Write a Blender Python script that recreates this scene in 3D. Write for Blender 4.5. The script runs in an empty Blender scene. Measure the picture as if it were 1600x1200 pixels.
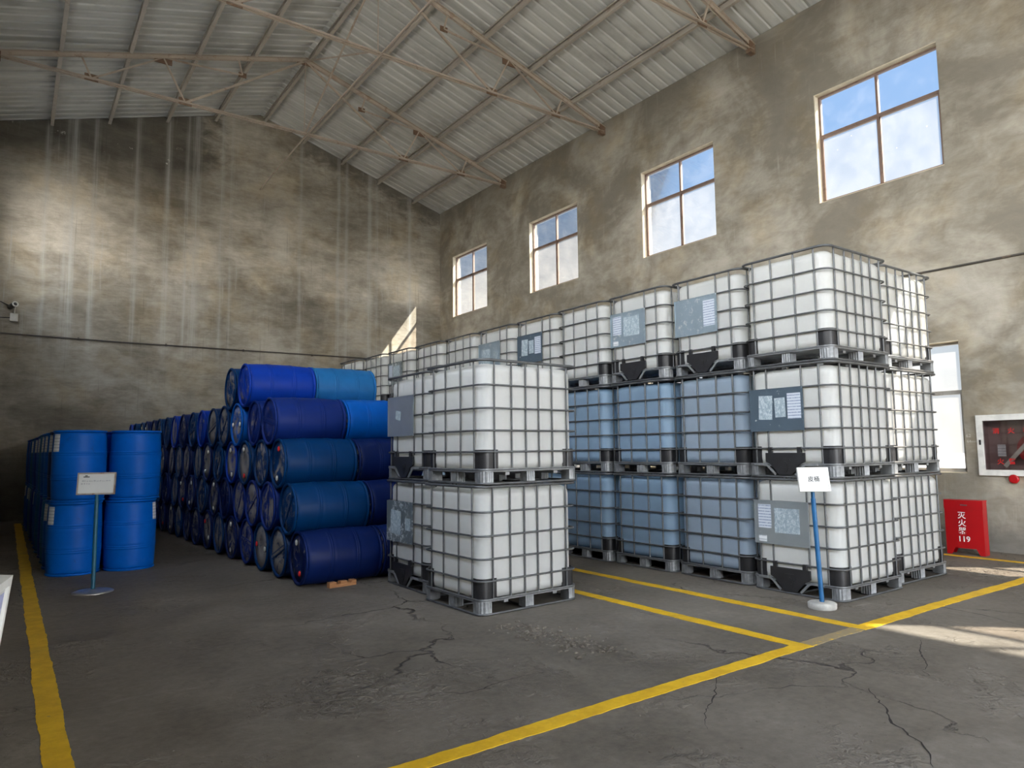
import bpy, bmesh, math, random
from mathutils import Vector, Matrix
from math import pi, sin, cos, radians, sqrt

scene = bpy.context.scene
COL = scene.collection
random.seed(7)

# ------------------------------------------------------------------ camera
CAM_H = 1.48
F_PX = 1089.5
YAW, PITCH, ROLL = radians(35.671), radians(5.3575), radians(-0.6433)
cam_d = bpy.data.cameras.new('camera')
cam_d.sensor_width = 36.0
cam_d.lens = 36.0 * F_PX / 1600.0
cam_d.clip_start = 0.05
cam_d.clip_end = 500
cam = bpy.data.objects.new('camera', cam_d)
COL.objects.link(cam)
_f = Vector((sin(YAW) * cos(PITCH), cos(YAW) * cos(PITCH), sin(PITCH)))
_r = Vector((cos(YAW), -sin(YAW), 0))
_u = _r.cross(_f)
_r2 = _r * cos(ROLL) + _u * sin(ROLL)
_u2 = _u * cos(ROLL) - _r * sin(ROLL)
cam.matrix_world = Matrix(((_r2.x, _u2.x, -_f.x, 0), (_r2.y, _u2.y, -_f.y, 0), (_r2.z, _u2.z, -_f.z, CAM_H), (0, 0, 0, 1)))
scene.camera = cam

# ------------------------------------------------------------------ view and light paths
scene.view_settings.view_transform = 'Standard'
scene.view_settings.look = 'None'
scene.view_settings.gamma = 1.0
scene.view_settings.use_curve_mapping = False
scene.view_settings.exposure = 0.70
scene.cycles.max_bounces = 10
scene.cycles.diffuse_bounces = 6
scene.cycles.glossy_bounces = 3
scene.cycles.transmission_bounces = 6
scene.cycles.transparent_max_bounces = 8
scene.cycles.sample_clamp_indirect = 6.0
scene.cycles.caustics_reflective = False
scene.cycles.caustics_refractive = False
scene.cycles.use_denoising = True

# ------------------------------------------------------------------ node helper
class G:
    """tiny node-graph builder"""
    def __init__(s, nt):
        s.nt = nt
    def n(s, typ, ins=None, out=0, **props):
        nd = s.nt.nodes.new(typ)
        for k, v in props.items():
            setattr(nd, k, v)
        if ins:
            for k, v in ins.items():
                sock = nd.inputs[k]
                if isinstance(v, bpy.types.NodeSocket):
                    s.nt.links.new(v, sock)
                else:
                    sock.default_value = v
        s.last = nd
        return nd.outputs[out] if len(nd.outputs) else None
    def m(s, op, a, b=0.0, c=0.0, clamp=False):
        return s.n('ShaderNodeMath', {0: a, 1: b, 2: c}, operation=op, use_clamp=clamp)
    def ramp(s, fac, stops, interp='LINEAR'):
        o = s.n('ShaderNodeValToRGB', {0: fac})
        cr = s.last.color_ramp
        cr.interpolation = interp
        while len(cr.elements) < len(stops):
            cr.elements.new(0.5)
        for e, (p, c) in zip(cr.elements, stops):
            e.position = p
            e.color = (c, c, c, 1) if isinstance(c, (int, float)) else (*c, 1)
        return o
    def rng(s, v, a, b, c=0.0, d=1.0):
        return s.n('ShaderNodeMapRange', {0: v, 1: a, 2: b, 3: c, 4: d}, interpolation_type='SMOOTHSTEP')
    def mix(s, fac, a, b, blend='MIX'):
        nd = s.nt.nodes.new('ShaderNodeMix')
        nd.data_type = 'RGBA'
        nd.blend_type = blend
        nd.clamp_factor = True
        for i, v in ((0, fac), (6, a), (7, b)):
            if isinstance(v, bpy.types.NodeSocket):
                s.nt.links.new(v, nd.inputs[i])
            elif i == 0:
                nd.inputs[0].default_value = v
            else:
                nd.inputs[i].default_value = (*v, 1) if len(v) == 3 else v
        return nd.outputs[2]
    def noise(s, vec, scale, detail=4, rough=.55, dist=0.0):
        return s.n('ShaderNodeTexNoise', {'Vector': vec, 'Scale': scale, 'Detail': detail, 'Roughness': rough, 'Distortion': dist})
    def scaled(s, vec, sc):
        return s.n('ShaderNodeVectorMath', {0: vec, 1: sc}, operation='MULTIPLY')
    def obj(s):
        return s.n('ShaderNodeTexCoord', out=3)

def new_mat(name):
    m = bpy.data.materials.new(name)
    m.use_nodes = True
    m.node_tree.nodes.clear()
    return m, G(m.node_tree)

def finish(m, g, color, rough=.6, metal=0.0, bump=None, bstr=.3, bdist=.02, spec=.5, extra=None):
    ins = {'Base Color': color if isinstance(color, bpy.types.NodeSocket) else (*color, 1), 'Roughness': rough, 'Metallic': metal, 'Specular IOR Level': spec}
    if bump is not None:
        ins['Normal'] = g.n('ShaderNodeBump', {'Strength': bstr, 'Distance': bdist, 'Height': bump})
    if extra:
        ins.update(extra)
    sh = g.n('ShaderNodeBsdfPrincipled', ins)
    g.n('ShaderNodeOutputMaterial', {0: sh})
    m['principled'] = 1
    return m

def simple(name, color, rough=.5, metal=0.0, vary=.12, scale=6.0, bstr=.1, spec=.5):
    m, g = new_mat(name)
    o = g.obj()
    f = g.noise(o, scale, 5)
    c = g.mix(g.rng(f, .3, .7), tuple(x * (1 - vary) for x in color), tuple(min(1, x * (1 + vary)) for x in color))
    return finish(m, g, c, rough, metal, g.noise(o, scale * 8, 3), bstr, .003, spec)

# ------------------------------------------------------------------ world and sun
SUN_DIR = Vector((-1.0, 0.95, -1.365)).normalized()   # the way the light travels
world = bpy.data.worlds.new('sky')
scene.world = world
world.use_nodes = True
world.node_tree.nodes.clear()
g = G(world.node_tree)
wv = g.n('ShaderNodeVectorMath', {0: g.n('ShaderNodeTexCoord', out=0), 1: (1, 1, 1)}, operation='MULTIPLY')
sx = g.n('ShaderNodeSeparateXYZ', {0: wv})
sxn = g.last
elev = sxn.outputs[2]
south = g.rng(g.m('ADD', sxn.outputs[1], g.m('MULTIPLY', sxn.outputs[0], .6)), .05, -.35)
blue = g.ramp(elev, [(0.0, (.80, .86, .92)), (.12, (.66, .80, .97)), (.35, (.40, .61, .96)), (.50, (.36, .58, .98)), (.80, (.9, 1.5, 2.6))])
south_col = g.ramp(elev, [(0.0, (.92, .93, .94)), (.4, (.84, .91, 1.0)), (1.0, (.55, .72, 1.05))])
NORTH, SOUTH, WEST = .63, 9.5, 5.5
skyc = g.mix(south, g.mix(1.0, blue, (NORTH, NORTH, NORTH), 'MULTIPLY'), south_col)
west = g.rng(g.m('MULTIPLY', sxn.outputs[0], -1.0), .2, .8)
strength = g.m('ADD', g.m('MULTIPLY', south, g.m('ADD', SOUTH - 1.0, g.m('MULTIPLY', west, WEST))), 1.0)
g.n('ShaderNodeOutputWorld', {0: g.n('ShaderNodeBackground', {0: skyc, 1: strength})})

sun_d = bpy.data.lights.new('sun', 'SUN')
sun_d.energy = 27.0
sun_d.angle = radians(0.6)
sun_d.color = (1.0, .93, .82)
sun = bpy.data.objects.new('sun', sun_d)
COL.objects.link(sun)
sun.rotation_euler = SUN_DIR.to_track_quat('-Z', 'Y').to_euler()
sun.location = (30, -30, 40)

# ------------------------------------------------------------------ mesh helpers
class MB:
    def __init__(s):
        s.v, s.f, s.sm, s.mi = [], [], [], []
    def add(s, vs, fs, smooth=False, mi=0):
        b = len(s.v)
        s.v += [tuple(v) for v in vs]
        for f in fs:
            s.f.append([b + i for i in f])
            s.sm.append(smooth)
            s.mi.append(mi)
    def box(s, a, b, mi=0):
        x0, y0, z0 = a
        x1, y1, z1 = b
        s.add([(x0, y0, z0), (x1, y0, z0), (x1, y1, z0), (x0, y1, z0), (x0, y0, z1), (x1, y0, z1), (x1, y1, z1), (x0, y1, z1)],
              [(0, 3, 2, 1), (4, 5, 6, 7), (0, 1, 5, 4), (1, 2, 6, 5), (2, 3, 7, 6), (3, 0, 4, 7)], mi=mi)
        return s
    def bar(s, p, q, w, h, up=(0, 0, 1), mi=0):
        """rectangular bar from p to q, w sideways, h along up"""
        p, q, up = Vector(p), Vector(q), Vector(up)
        d = (q - p).normalized()
        side = d.cross(up)
        if side.length < 1e-4:
            side = d.cross(Vector((1, 0, 0)))
        side.normalize()
        up = side.cross(d)
        vs = []
        for c in (p, q):
            for a, b in ((-1, -1), (1, -1), (1, 1), (-1, 1)):
                vs.append(c + side * a * w / 2 + up * b * h / 2)
        s.add(vs, [(0, 1, 2, 3), (7, 6, 5, 4), (0, 4, 5, 1), (1, 5, 6, 2), (2, 6, 7, 3), (3, 7, 4, 0)], mi=mi)
        return s
    def tube(s, pts, r, n=6, closed=False, mi=0, smooth=True):
        pts = [Vector(p) for p in pts]
        N = len(pts)
        rings = []
        ref = None
        for i, p in enumerate(pts):
            a = pts[(i - 1) % N] if (closed or i > 0) else p
            b = pts[(i + 1) % N] if (closed or i < N - 1) else p
            d = (b - a).normalized()
            if ref is None:
                ref = Vector((0, 0, 1)) if abs(d.z) < .9 else Vector((1, 0, 0))
            u = (ref - d * ref.dot(d))
            if u.length < 1e-4:
                u = d.orthogonal()
            u.normalize()
            ref = u
            v = d.cross(u)
            rings.append([p + u * r * cos(2 * pi * k / n) + v * r * sin(2 * pi * k / n) for k in range(n)])
        vs = [q for rg in rings for q in rg]
        fs = []
        for i in range(N if closed else N - 1):
            j = (i + 1) % N
            for k in range(n):
                l = (k + 1) % n
                fs.append((i * n + k, i * n + l, j * n + l, j * n + k))
        s.add(vs, fs, smooth, mi)
        if not closed:
            s.add(rings[0], [tuple(range(n))[::-1]], False, mi)
            s.add(rings[-1], [tuple(range(n))], False, mi)
        return s
    def lathe(s, prof, n=32, mi=0, center=(0, 0), smooth=True, cap=True):
        """profile of (r, z); axis z"""
        vs, fs = [], []
        for r, z in prof:
            for k in range(n):
                a = 2 * pi * k / n
                vs.append((center[0] + r * cos(a), center[1] + r * sin(a), z))
        for i in range(len(prof) - 1):
            for k in range(n):
                l = (k + 1) % n
                fs.append((i * n + k, i * n + l, (i + 1) * n + l, (i + 1) * n + k))
        s.add(vs, fs, smooth, mi)
        if cap:
            s.add(vs[:n], [tuple(range(n))[::-1]], False, mi)
            s.add(vs[-n:], [tuple(range(n))], False, mi)
        return s
    def prism(s, poly, axis, a, b, mi=0):
        """poly in the plane across axis: 'x' -> (y,z), 'y' -> (x,z), 'z' -> (x,y)"""
        def P(p, t):
            return {'x': (t, p[0], p[1]), 'y': (p[0], t, p[1]), 'z': (p[0], p[1], t)}[axis]
        n = len(poly)
        vs = [P(p, a) for p in poly] + [P(p, b) for p in poly]
        fs = [tuple(range(n))[::-1], tuple(range(n, 2 * n))]
        for i in range(n):
            j = (i + 1) % n
            fs.append((i, j, n + j, n + i))
        s.add(vs, fs, mi=mi)
        return s
    def xf(s, M):
        s.v = [tuple(M @ Vector(v)) for v in s.v]
        return s
    def mesh(s, name, mats, fix=True, bevel=0):
        me = bpy.data.meshes.new(name)
        me.from_pydata(s.v, [], s.f)
        me.polygons.foreach_set('use_smooth', s.sm)
        me.polygons.foreach_set('material_index', s.mi)
        for m in (mats if isinstance(mats, (list, tuple)) else [mats]):
            me.materials.append(m)
        if fix:
            bm = bmesh.new()
            bm.from_mesh(me)
            bmesh.ops.recalc_face_normals(bm, faces=bm.faces)
            if bevel:
                bmesh.ops.bevel(bm, geom=[e for e in bm.edges], offset=bevel, segments=2, affect='EDGES', clamp_overlap=True)
            bm.to_mesh(me)
            bm.free()
        me.update()
        return me

def link(name, me, parent=None, loc=(0, 0, 0), rot=(0, 0, 0)):
    o = bpy.data.objects.new(name, me)
    COL.objects.link(o)
    o.location = loc
    o.rotation_euler = rot
    if parent is not None:
        o.parent = parent
    return o

def tag(o, label, cat, group=None, kind=None):
    if label: o['label'] = label
    if cat: o['category'] = cat
    if group: o['group'] = group
    if kind: o['kind'] = kind
    return o

def thing(name, label, cat, loc=(0, 0, 0), rz=0, group=None):
    return tag(link(name, None, None, loc, (0, 0, rz)), label, cat, group)

def struct(name, me, parent=None, loc=(0, 0, 0)):
    o = link(name, me, parent, loc)
    if parent is None:
        o['kind'] = 'structure'
    return o

ORD = ['first', 'second', 'third', 'fourth', 'fifth', 'sixth', 'seventh', 'eighth', 'ninth', 'tenth', 'eleventh', 'twelfth',
       'thirteenth', 'fourteenth', 'fifteenth', 'sixteenth', 'seventeenth', 'eighteenth', 'nineteenth']

# ------------------------------------------------------------------ hall dimensions
XL, XR = -0.65, 11.10        # inner wall faces
YB, YG = -9.0, 19.42         # back wall, gable wall
XC, ZC, SL = 5.30, 10.95, 0.304
TH = 0.26
def zr(x):
    return ZC - SL * abs(x - XC)

# ------------------------------------------------------------------ materials: walls, floor, roof
def wall_material(name, gable=False):
    m, g = new_mat(name)
    o = g.obj()
    sp = g.n('ShaderNodeSeparateXYZ', {0: o})
    X, Y, Z = g.last.outputs
    along = X if gable else Y
    big = g.noise(o, .55, 5, .6, .6)
    bandv = g.scaled(o, (.35, .35, 1.6))
    band = g.noise(bandv, 1.0, 6, .62, 1.2)
    mott = g.noise(g.scaled(o, (1, 1, 1.7)), 2.3, 8, .68, .5)
    fine = g.noise(o, 22, 6, .7)
    trowel = g.noise(g.scaled(o, (1.0, 1.0, 5.0)), 3.0, 6, .7, .8)
    big = g.rng(big, .25, .75)
    wb, wd, wm, wt = (.28, .38, .38, .30) if gable else (.42, .12, .46, .14)
    f = g.m('ADD', g.m('MULTIPLY', big, wb), g.m('MULTIPLY', band, wd))
    f = g.m('ADD', f, g.m('MULTIPLY', mott, wm))
    f = g.m('ADD', f, g.m('MULTIPLY', g.m('SUBTRACT', trowel, .5), wt))
    k_ = 1.05 if gable else .95
    c = g.ramp(f, [(q_, tuple(min(.8, v_ * k_ * w_) for v_, w_ in zip(t_, (1.01, .99, .945)))) for q_, t_ in [(.28, (.17, .155, .128) if gable else (.225, .208, .178)), (.42, (.255, .235, .198)), (.52, (.335, .312, .27)), (.64, (.44, .418, .37)), (.78, (.54, .52, .47))]])
    c = g.mix(g.rng(g.noise(o, 1.1, 4, .6), .45, .7), c, g.mix(1.0, c, (1.0, .94, .84), 'MULTIPLY'))
    h = g.m('ADD', g.m('MULTIPLY', fine, .5), g.m('MULTIPLY', mott, 1.0))
    if gable:
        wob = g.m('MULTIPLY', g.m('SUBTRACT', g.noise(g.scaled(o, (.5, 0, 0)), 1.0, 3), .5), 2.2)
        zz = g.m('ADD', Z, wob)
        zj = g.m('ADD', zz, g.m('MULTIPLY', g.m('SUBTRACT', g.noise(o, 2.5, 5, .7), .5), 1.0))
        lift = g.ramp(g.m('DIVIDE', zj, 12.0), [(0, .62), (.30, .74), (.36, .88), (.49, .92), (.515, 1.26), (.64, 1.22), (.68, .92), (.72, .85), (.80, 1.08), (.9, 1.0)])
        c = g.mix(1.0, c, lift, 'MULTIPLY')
        # dark damp zone high up on the left half
        dz = g.rng(g.m('ADD', zz, g.m('MULTIPLY', X, -.10)), 8.3, 8.9)
        dx = g.rng(g.m('ADD', X, g.m('MULTIPLY', g.m('SUBTRACT', mott, .5), 1.5)), 4.6, 3.7)
        c = g.mix(g.m('MULTIPLY', g.m('MULTIPLY', dz, dx), .72), c, (.050, .047, .040))
        # darker under the right roof edge
        ed = g.m('SUBTRACT', g.m('SUBTRACT', ZC, g.m('MULTIPLY', g.m('ABSOLUTE', g.m('SUBTRACT', X, XC)), SL)), Z)
        ed = g.m('ADD', ed, g.m('MULTIPLY', g.m('SUBTRACT', mott, .5), 1.6))
        c = g.mix(g.m('MULTIPLY', g.rng(ed, .9, .1), g.m('MULTIPLY', g.rng(X, 5.6, 7.4), .65)), c, (.065, .060, .050))
        # darker towards the floor
        c = g.mix(g.m('MULTIPLY', g.rng(Z, 3.2, .2), .55), c, (.060, .058, .054))
        # runs of lime water from the roof edge, each at its own place
        bx = g.m('DIVIDE', g.m('ADD', g.m('ADD', X, .65), g.m('MULTIPLY', g.m('SUBTRACT', g.noise(g.scaled(o, (0, 0, .5)), 1.0, 3), .5), .10)), 11.75)
        def streak(lst):
            st = [(0.0, 0.0)]
            for x, w, a in lst:
                t = (x + .65) / 11.75
                w = w / 11.75 / 2
                st += [(t - w, 0.0), (t, a), (t + w, 0.0)]
            return g.ramp(bx, st)
        s1 = streak([(.42, .16, .75), (.83, .14, .55), (.96, .22, .9), (1.40, .16, .8), (2.31, .16, .7), (3.02, .2, .8), (3.48, .12, .8), (3.70, .3, .75), (4.35, .14, .6)])
        s2 = streak([(4.60, .10, .65), (6.50, .16, .6), (7.64, .16, .75), (7.90, .14, .65), (8.64, .20, .8), (8.88, .1, .6), (10.0, .22, .8), (1.62, .1, .5), ])
        s2 = s2
        st = g.m('MAXIMUM', s1, s2)
        fr = g.noise(g.scaled(o, (1.0, 1.0, .045)), 9.0, 5, .75)
        fr2 = g.noise(g.scaled(o, (1.0, 1.0, .02)), 26.0, 3, .6)
        fl_ = g.noise(g.scaled(o, (1.0, 1.0, .35)), 2.2, 4, .6)
        fine_st = g.m('MULTIPLY', g.rng(fr, .56, .72), g.m('MULTIPLY', g.rng(fl_, .42, .62), .50))
        dark_st = g.m('MULTIPLY', g.rng(fr2, .40, .30), g.rng(g.noise(g.scaled(o, (1, 1, .3)), 1.7, 4), .45, .65))
        down = g.m('MULTIPLY', g.rng(Z, 3.6, 4.6), g.rng(g.noise(g.scaled(o, (1, 1, .6)), 2.0, 5), .25, .50, .35, 1.0))
        # inside a run, thin threads
        thr = g.rng(fr2, .35, .6, .35, 1.0)
        sa = g.m('MULTIPLY', g.m('MULTIPLY', st, down), thr)
        c = g.mix(g.m('MULTIPLY', dark_st, .35), c, (.06, .058, .055))
        c = g.mix(g.m('MAXIMUM', g.m('MULTIPLY', sa, .85), g.m('MULTIPLY', fine_st, down)), c, (.50, .50, .47))
        # flaked plaster
        arc = g.m('SUBTRACT', zz, 9.3)
        near = g.m('MULTIPLY', g.rng(g.m('ABSOLUTE', arc), .42, .05), g.rng(X, 5.0, 4.2))
        pe = g.m('MULTIPLY', g.rng(g.noise(o, 3.1, 6, .7), .62, .66), near)
        c = g.mix(pe, c, (.62, .60, .55))
    else:
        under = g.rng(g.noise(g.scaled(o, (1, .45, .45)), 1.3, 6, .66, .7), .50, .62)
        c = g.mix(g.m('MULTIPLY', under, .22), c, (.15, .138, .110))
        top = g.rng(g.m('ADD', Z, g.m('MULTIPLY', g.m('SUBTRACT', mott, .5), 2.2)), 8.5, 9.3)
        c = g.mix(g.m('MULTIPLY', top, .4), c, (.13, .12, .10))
        drip = g.m('MULTIPLY', g.rng(g.noise(g.scaled(o, (1, 1, .05)), 14, 4, .7), .56, .72), g.rng(g.noise(o, 1.3, 4), .45, .7))
        c = g.mix(g.m('MULTIPLY', drip, .35), c, (.48, .46, .40))
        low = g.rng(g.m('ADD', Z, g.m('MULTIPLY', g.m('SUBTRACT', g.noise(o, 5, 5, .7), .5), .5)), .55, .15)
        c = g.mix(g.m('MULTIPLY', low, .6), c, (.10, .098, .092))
    return finish(m, g, c, .9, 0, h, .55, .02, .25)

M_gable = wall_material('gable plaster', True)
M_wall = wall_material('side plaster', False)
for _m in (M_gable,):
    pass

def floor_material():
    m, g = new_mat('worn concrete floor')
    o = g.obj()
    big = g.noise(o, .35, 5, .6, .6)
    med = g.noise(o, 1.8, 7, .68, .4)
    fine = g.noise(o, 45, 5, .7)
    grit = g.noise(o, 16, 5, .7)
    f = g.m('ADD', g.m('MULTIPLY', big, .42), g.m('ADD', g.m('MULTIPLY', med, .36), g.m('MULTIPLY', grit, .22)))
    c = g.ramp(f, [(.36, (.072, .060, .046)), (.46, (.130, .112, .089)), (.55, (.178, .156, .127)), (.66, (.255, .230, .195))])
    # broken, rough areas
    rough = g.m('MULTIPLY', g.rng(g.noise(o, .75, 5, .65, .8), .47, .66), g.rng(med, .38, .58))
    vo = g.n('ShaderNodeTexVoronoi', {'Vector': g.n('ShaderNodeVectorMath', {0: o, 1: g.scaled(g.n('ShaderNodeTexNoise', {'Vector': o, 'Scale': 9.0}, out=1), (.12, .12, 0))}, operation='ADD'), 'Scale': 16.0, 'Randomness': 1.0}, out=0)
    crumb = g.m('MULTIPLY', g.rng(g.noise(o, 11, 5, .6, .8), .40, .62), rough)
    c = g.mix(g.m('MULTIPLY', g.m('MULTIPLY', rough, g.rng(g.noise(g.scaled(o, (1, 1.5, 1)), 12, 5, .65), .45, .36)), .8), c, (.040, .033, .025))
    c = g.mix(g.m('MULTIPLY', g.m('MULTIPLY', rough, g.rng(g.noise(g.scaled(o, (1, 1.5, 1)), 11, 5, .65), .57, .66)), .55), c, (.30, .275, .24))
    # cracks
    wv = g.n('ShaderNodeVectorMath', {0: o, 1: g.scaled(g.n('ShaderNodeTexNoise', {'Vector': o, 'Scale': 2.2, 'Detail': 6.0}, out=1), (.7, .7, 0))}, operation='ADD')
    cr = g.n('ShaderNodeTexVoronoi', {'Vector': g.scaled(wv, (1, 1, 0)), 'Scale': .55}, out=0, feature='DISTANCE_TO_EDGE')
    cm = g.m('MULTIPLY', g.rng(cr, .006, .001), g.rng(g.noise(o, .5, 3), .48, .60))
    c = g.mix(g.m('MULTIPLY', cm, .85), c, (.035, .03, .026))
    # scuffed light traces
    sc = g.m('MULTIPLY', g.rng(g.noise(g.scaled(o, (.3, 2.2, 1)), 2.0, 6, .7), .60, .74), .25)
    c = g.mix(sc, c, (.34, .32, .29))
    h = g.m('ADD', g.m('MULTIPLY', fine, .06), g.m('MULTIPLY', crumb, .9))
    h = g.m('ADD', h, g.m('MULTIPLY', med, .15))
    h = g.m('SUBTRACT', h, g.m('MULTIPLY', cm, .9))
    return finish(m, g, c, g.rng(med, .3, .7, .62, .85), 0, h, .9, .03, .35)
M_floor = floor_material()

def paint_material(name, wear):
    m, g = new_mat(name)
    o = g.obj()
    f = g.noise(o, 6, 6, .7)
    c = g.mix(g.rng(f, .35, .65), (.62, .36, .006), (.76, .47, .015))
    c = g.mix(g.m('MULTIPLY', g.rng(g.noise(o, 14, 6, .75), wear + .06, wear - .06), .85), c, (.22, .19, .14))
    c = g.mix(g.m('MULTIPLY', g.rng(g.noise(o, 1.2, 4, .6), .55, .75), .30), c, (.30, .21, .06))
    return finish(m, g, c, .62, 0, g.noise(o, 40, 4), .3, .004, .4)
M_paint = paint_material('yellow floor paint', .33)
M_paint_worn = paint_material('worn yellow floor paint', .60)

def roof_material():
    m, g = new_mat('zinc roof sheet')
    o = g.obj()
    f = g.noise(g.scaled(o, (.25, 2.5, .25)), 2.0, 5, .6)
    f2 = g.noise(o, 1.2, 5, .6)
    c = g.mix(g.rng(f, .3, .7), (.50, .515, .49), (.66, .67, .64))
    c = g.mix(g.m('MULTIPLY', g.rng(f2, .5, .75), .35), c, (.17, .165, .15))
    return finish(m, g, c, .6, .10, f2, .05, .01, .4)
M_roof = roof_material()

def steel_paint(name, base, rust, amt, rough=.6, metal=0.0):
    m, g = new_mat(name)
    o = g.obj()
    f = g.noise(o, 5, 7, .7, .4)
    c = g.mix(g.rng(g.noise(o, 1.5, 4), .3, .7), tuple(v * .85 for v in base), base)
    c = g.mix(g.m('MULTIPLY', g.rng(f, .62 - amt * .3, .72 - amt * .25), .9), c, rust)
    return finish(m, g, c, rough, metal, f, .2, .004)
M_truss = steel_paint('pale primed truss steel', (.50, .43, .35), (.36, .27, .20), .3)
M_purlin = steel_paint('purlin steel', (.50, .46, .40), (.38, .32, .26), .25)
M_gusset = steel_paint('rusty gusset', (.26, .19, .135), (.17, .10, .06), .8)

# ------------------------------------------------------------------ floor, walls
WINS_R = [(-3.84, -1.86), (.26, 2.24), (4.375, 6.36), (8.51, 10.48), (12.63, 14.60), (16.66, 18.61)]
WZ0, WZM, WZ1 = 5.62, 6.82, 7.56
LOWS = [(-3.84, -1.86), (.26, 2.24), (4.36, 6.36), (8.51, 10.48), (12.63, 14.60)]
LZ0, LZM, LZ1 = 1.07, 2.24, 2.99
CAB = (3.22, 4.15, 1.09, 1.84)

mb = MB()
mb.add([(XL - .5, YB - .5, 0), (XR + .0, YB - .5, 0), (XR + .0, YG + .1, 0), (XL - .5, YG + .1, 0)], [(0, 1, 2, 3)])
struct('floor', mb.mesh('floor', M_floor, fix=False))

def holed_wall(x_in, x_out, y0, y1, ztop, holes):
    ys = sorted({y0, y1, *[h[0] for h in holes], *[h[1] for h in holes]})
    zs = sorted({0.0, ztop, *[h[2] for h in holes], *[h[3] for h in holes]})
    def solid(i, j):
        if i < 0 or j < 0 or i >= len(ys) - 1 or j >= len(zs) - 1:
            return None
        cy, cz = (ys[i] + ys[i + 1]) / 2, (zs[j] + zs[j + 1]) / 2
        return not any(h[0] < cy < h[1] and h[2] < cz < h[3] for h in holes)
    b = MB()
    for i in range(len(ys) - 1):
        for j in range(len(zs) - 1):
            if not solid(i, j):
                continue
            a, c, d, e = ys[i], ys[i + 1], zs[j], zs[j + 1]
            for x in (x_in, x_out):
                b.add([(x, a, d), (x, c, d), (x, c, e), (x, a, e)], [(0, 1, 2, 3) if x == x_out else (0, 3, 2, 1)])
            for (di, dj, q) in ((-1, 0, [(a, d), (a, e)]), (1, 0, [(c, d), (c, e)]), (0, -1, [(a, d), (c, d)]), (0, 1, [(a, e), (c, e)])):
                if solid(i + di, j + dj) is not True:
                    b.add([(x_in, *q[0]), (x_out, *q[0]), (x_out, *q[1]), (x_in, *q[1])], [(0, 1, 2, 3)])
    bm_ = b
    me = b.mesh('wall', M_wall, fix=False)
    bm = bmesh.new(); bm.from_mesh(me)
    bmesh.ops.remove_doubles(bm, verts=bm.verts, dist=1e-4)
    bmesh.ops.recalc_face_normals(bm, faces=bm.faces)
    bm.to_mesh(me); bm.free()
    return me

holes_r = [(a, b, WZ0, WZ1) for a, b in WINS_R] + [(a, b, LZ0, LZ1) for a, b in LOWS] + [CAB]
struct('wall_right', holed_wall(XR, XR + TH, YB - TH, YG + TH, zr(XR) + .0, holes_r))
WINS_L_UNSEEN = [(-8.2, -5.4, 4.4, 6.9, 8.3), (-4.2, -1.4, 4.4, 6.9, 8.3), (-.1, 2.7, 4.4, 6.9, 8.3), (4.3, 6.5, 4.8, 6.9, 8.0), (8.51, 10.48, WZ0, WZM, WZ1), (12.63, 14.60, WZ0, WZM, WZ1), (16.66, 18.61, WZ0, WZM, WZ1)]  # unseen left openings, the nearer ones enlarged to throw light rightwards
holes_l = [(a, b, c, e) for a, b, c, d, e in WINS_L_UNSEEN]
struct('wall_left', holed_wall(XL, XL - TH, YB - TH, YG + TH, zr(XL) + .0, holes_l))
def gable(y0, y1, door=None):
    b = MB()
    top = [(XR, zr(XR) + .0), (XC, ZC + .0), (XL, zr(XL) + .0)]
    if door:
        a, c, h = door
        b.prism([(XL, 0), (a, 0), (a, h), (a, zr(a)), (XL, zr(XL))], 'y', y0, y1)
        b.prism([(c, 0), (XR, 0), (XR, zr(XR)), (c, zr(c))], 'y', y0, y1)
        b.prism([(a, h), (c, h), (c, zr(c)), (XC, ZC), (a, zr(a))], 'y', y0, y1)
    else:
        b.prism([(XL, 0), (XR, 0)] + top, 'y', y0, y1)
    return b
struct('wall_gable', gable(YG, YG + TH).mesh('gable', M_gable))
struct('wall_back', gable(YB - TH, YB, (1.6, 9.0, 5.4)).mesh('back', M_wall))

# outside ground: left half pale to bounce light in, right half darkened
M_ground = simple('pale yard ground', (.50, .48, .44), .9, 0, .1, .4)
mb = MB()
mb.box((-120, -120, -.30), (6, 140, -.12))
struct('ground_outside', mb.mesh('ground', M_ground))
M_ground_dark = simple('darkened yard ground', (.135, .135, .13), .95, 0, .15, .6)
struct('ground_outside', MB().box((6, -120, -.30), (140, 140, -.12)).mesh('ground', M_ground_dark))

# ------------------------------------------------------------------ roof sheets with trapezoid ribs
def roof_sheet(xa, xb):
    prof = []
    y = YB - .35
    while y < YG + .45:
        prof += [(y, 0.0), (y + .165, 0.0), (y + .185, .028), (y + .225, .028), (y + .245, 0.0)]
        y += .25
    b = MB()
    vs, fs = [], []
    for (x) in (xa, xb):
        for (yy, dz) in prof:
            vs.append((x, yy, zr(x) + .012 + dz))
    n = len(prof)
    for i in range(n - 1):
        fs.append((i, i + 1, n + i + 1, n + i))
    vs += [(v[0], v[1], v[2] + .004) for v in vs]
    fs += [tuple(2 * n + k for k in reversed(f)) for f in fs]
    b.add(vs, fs)
    return b.mesh('roof_sheet', M_roof, fix=False)
struct('ceiling', roof_sheet(XC, XR + .55))
struct('ceiling', roof_sheet(XC, XL - .55))

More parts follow.
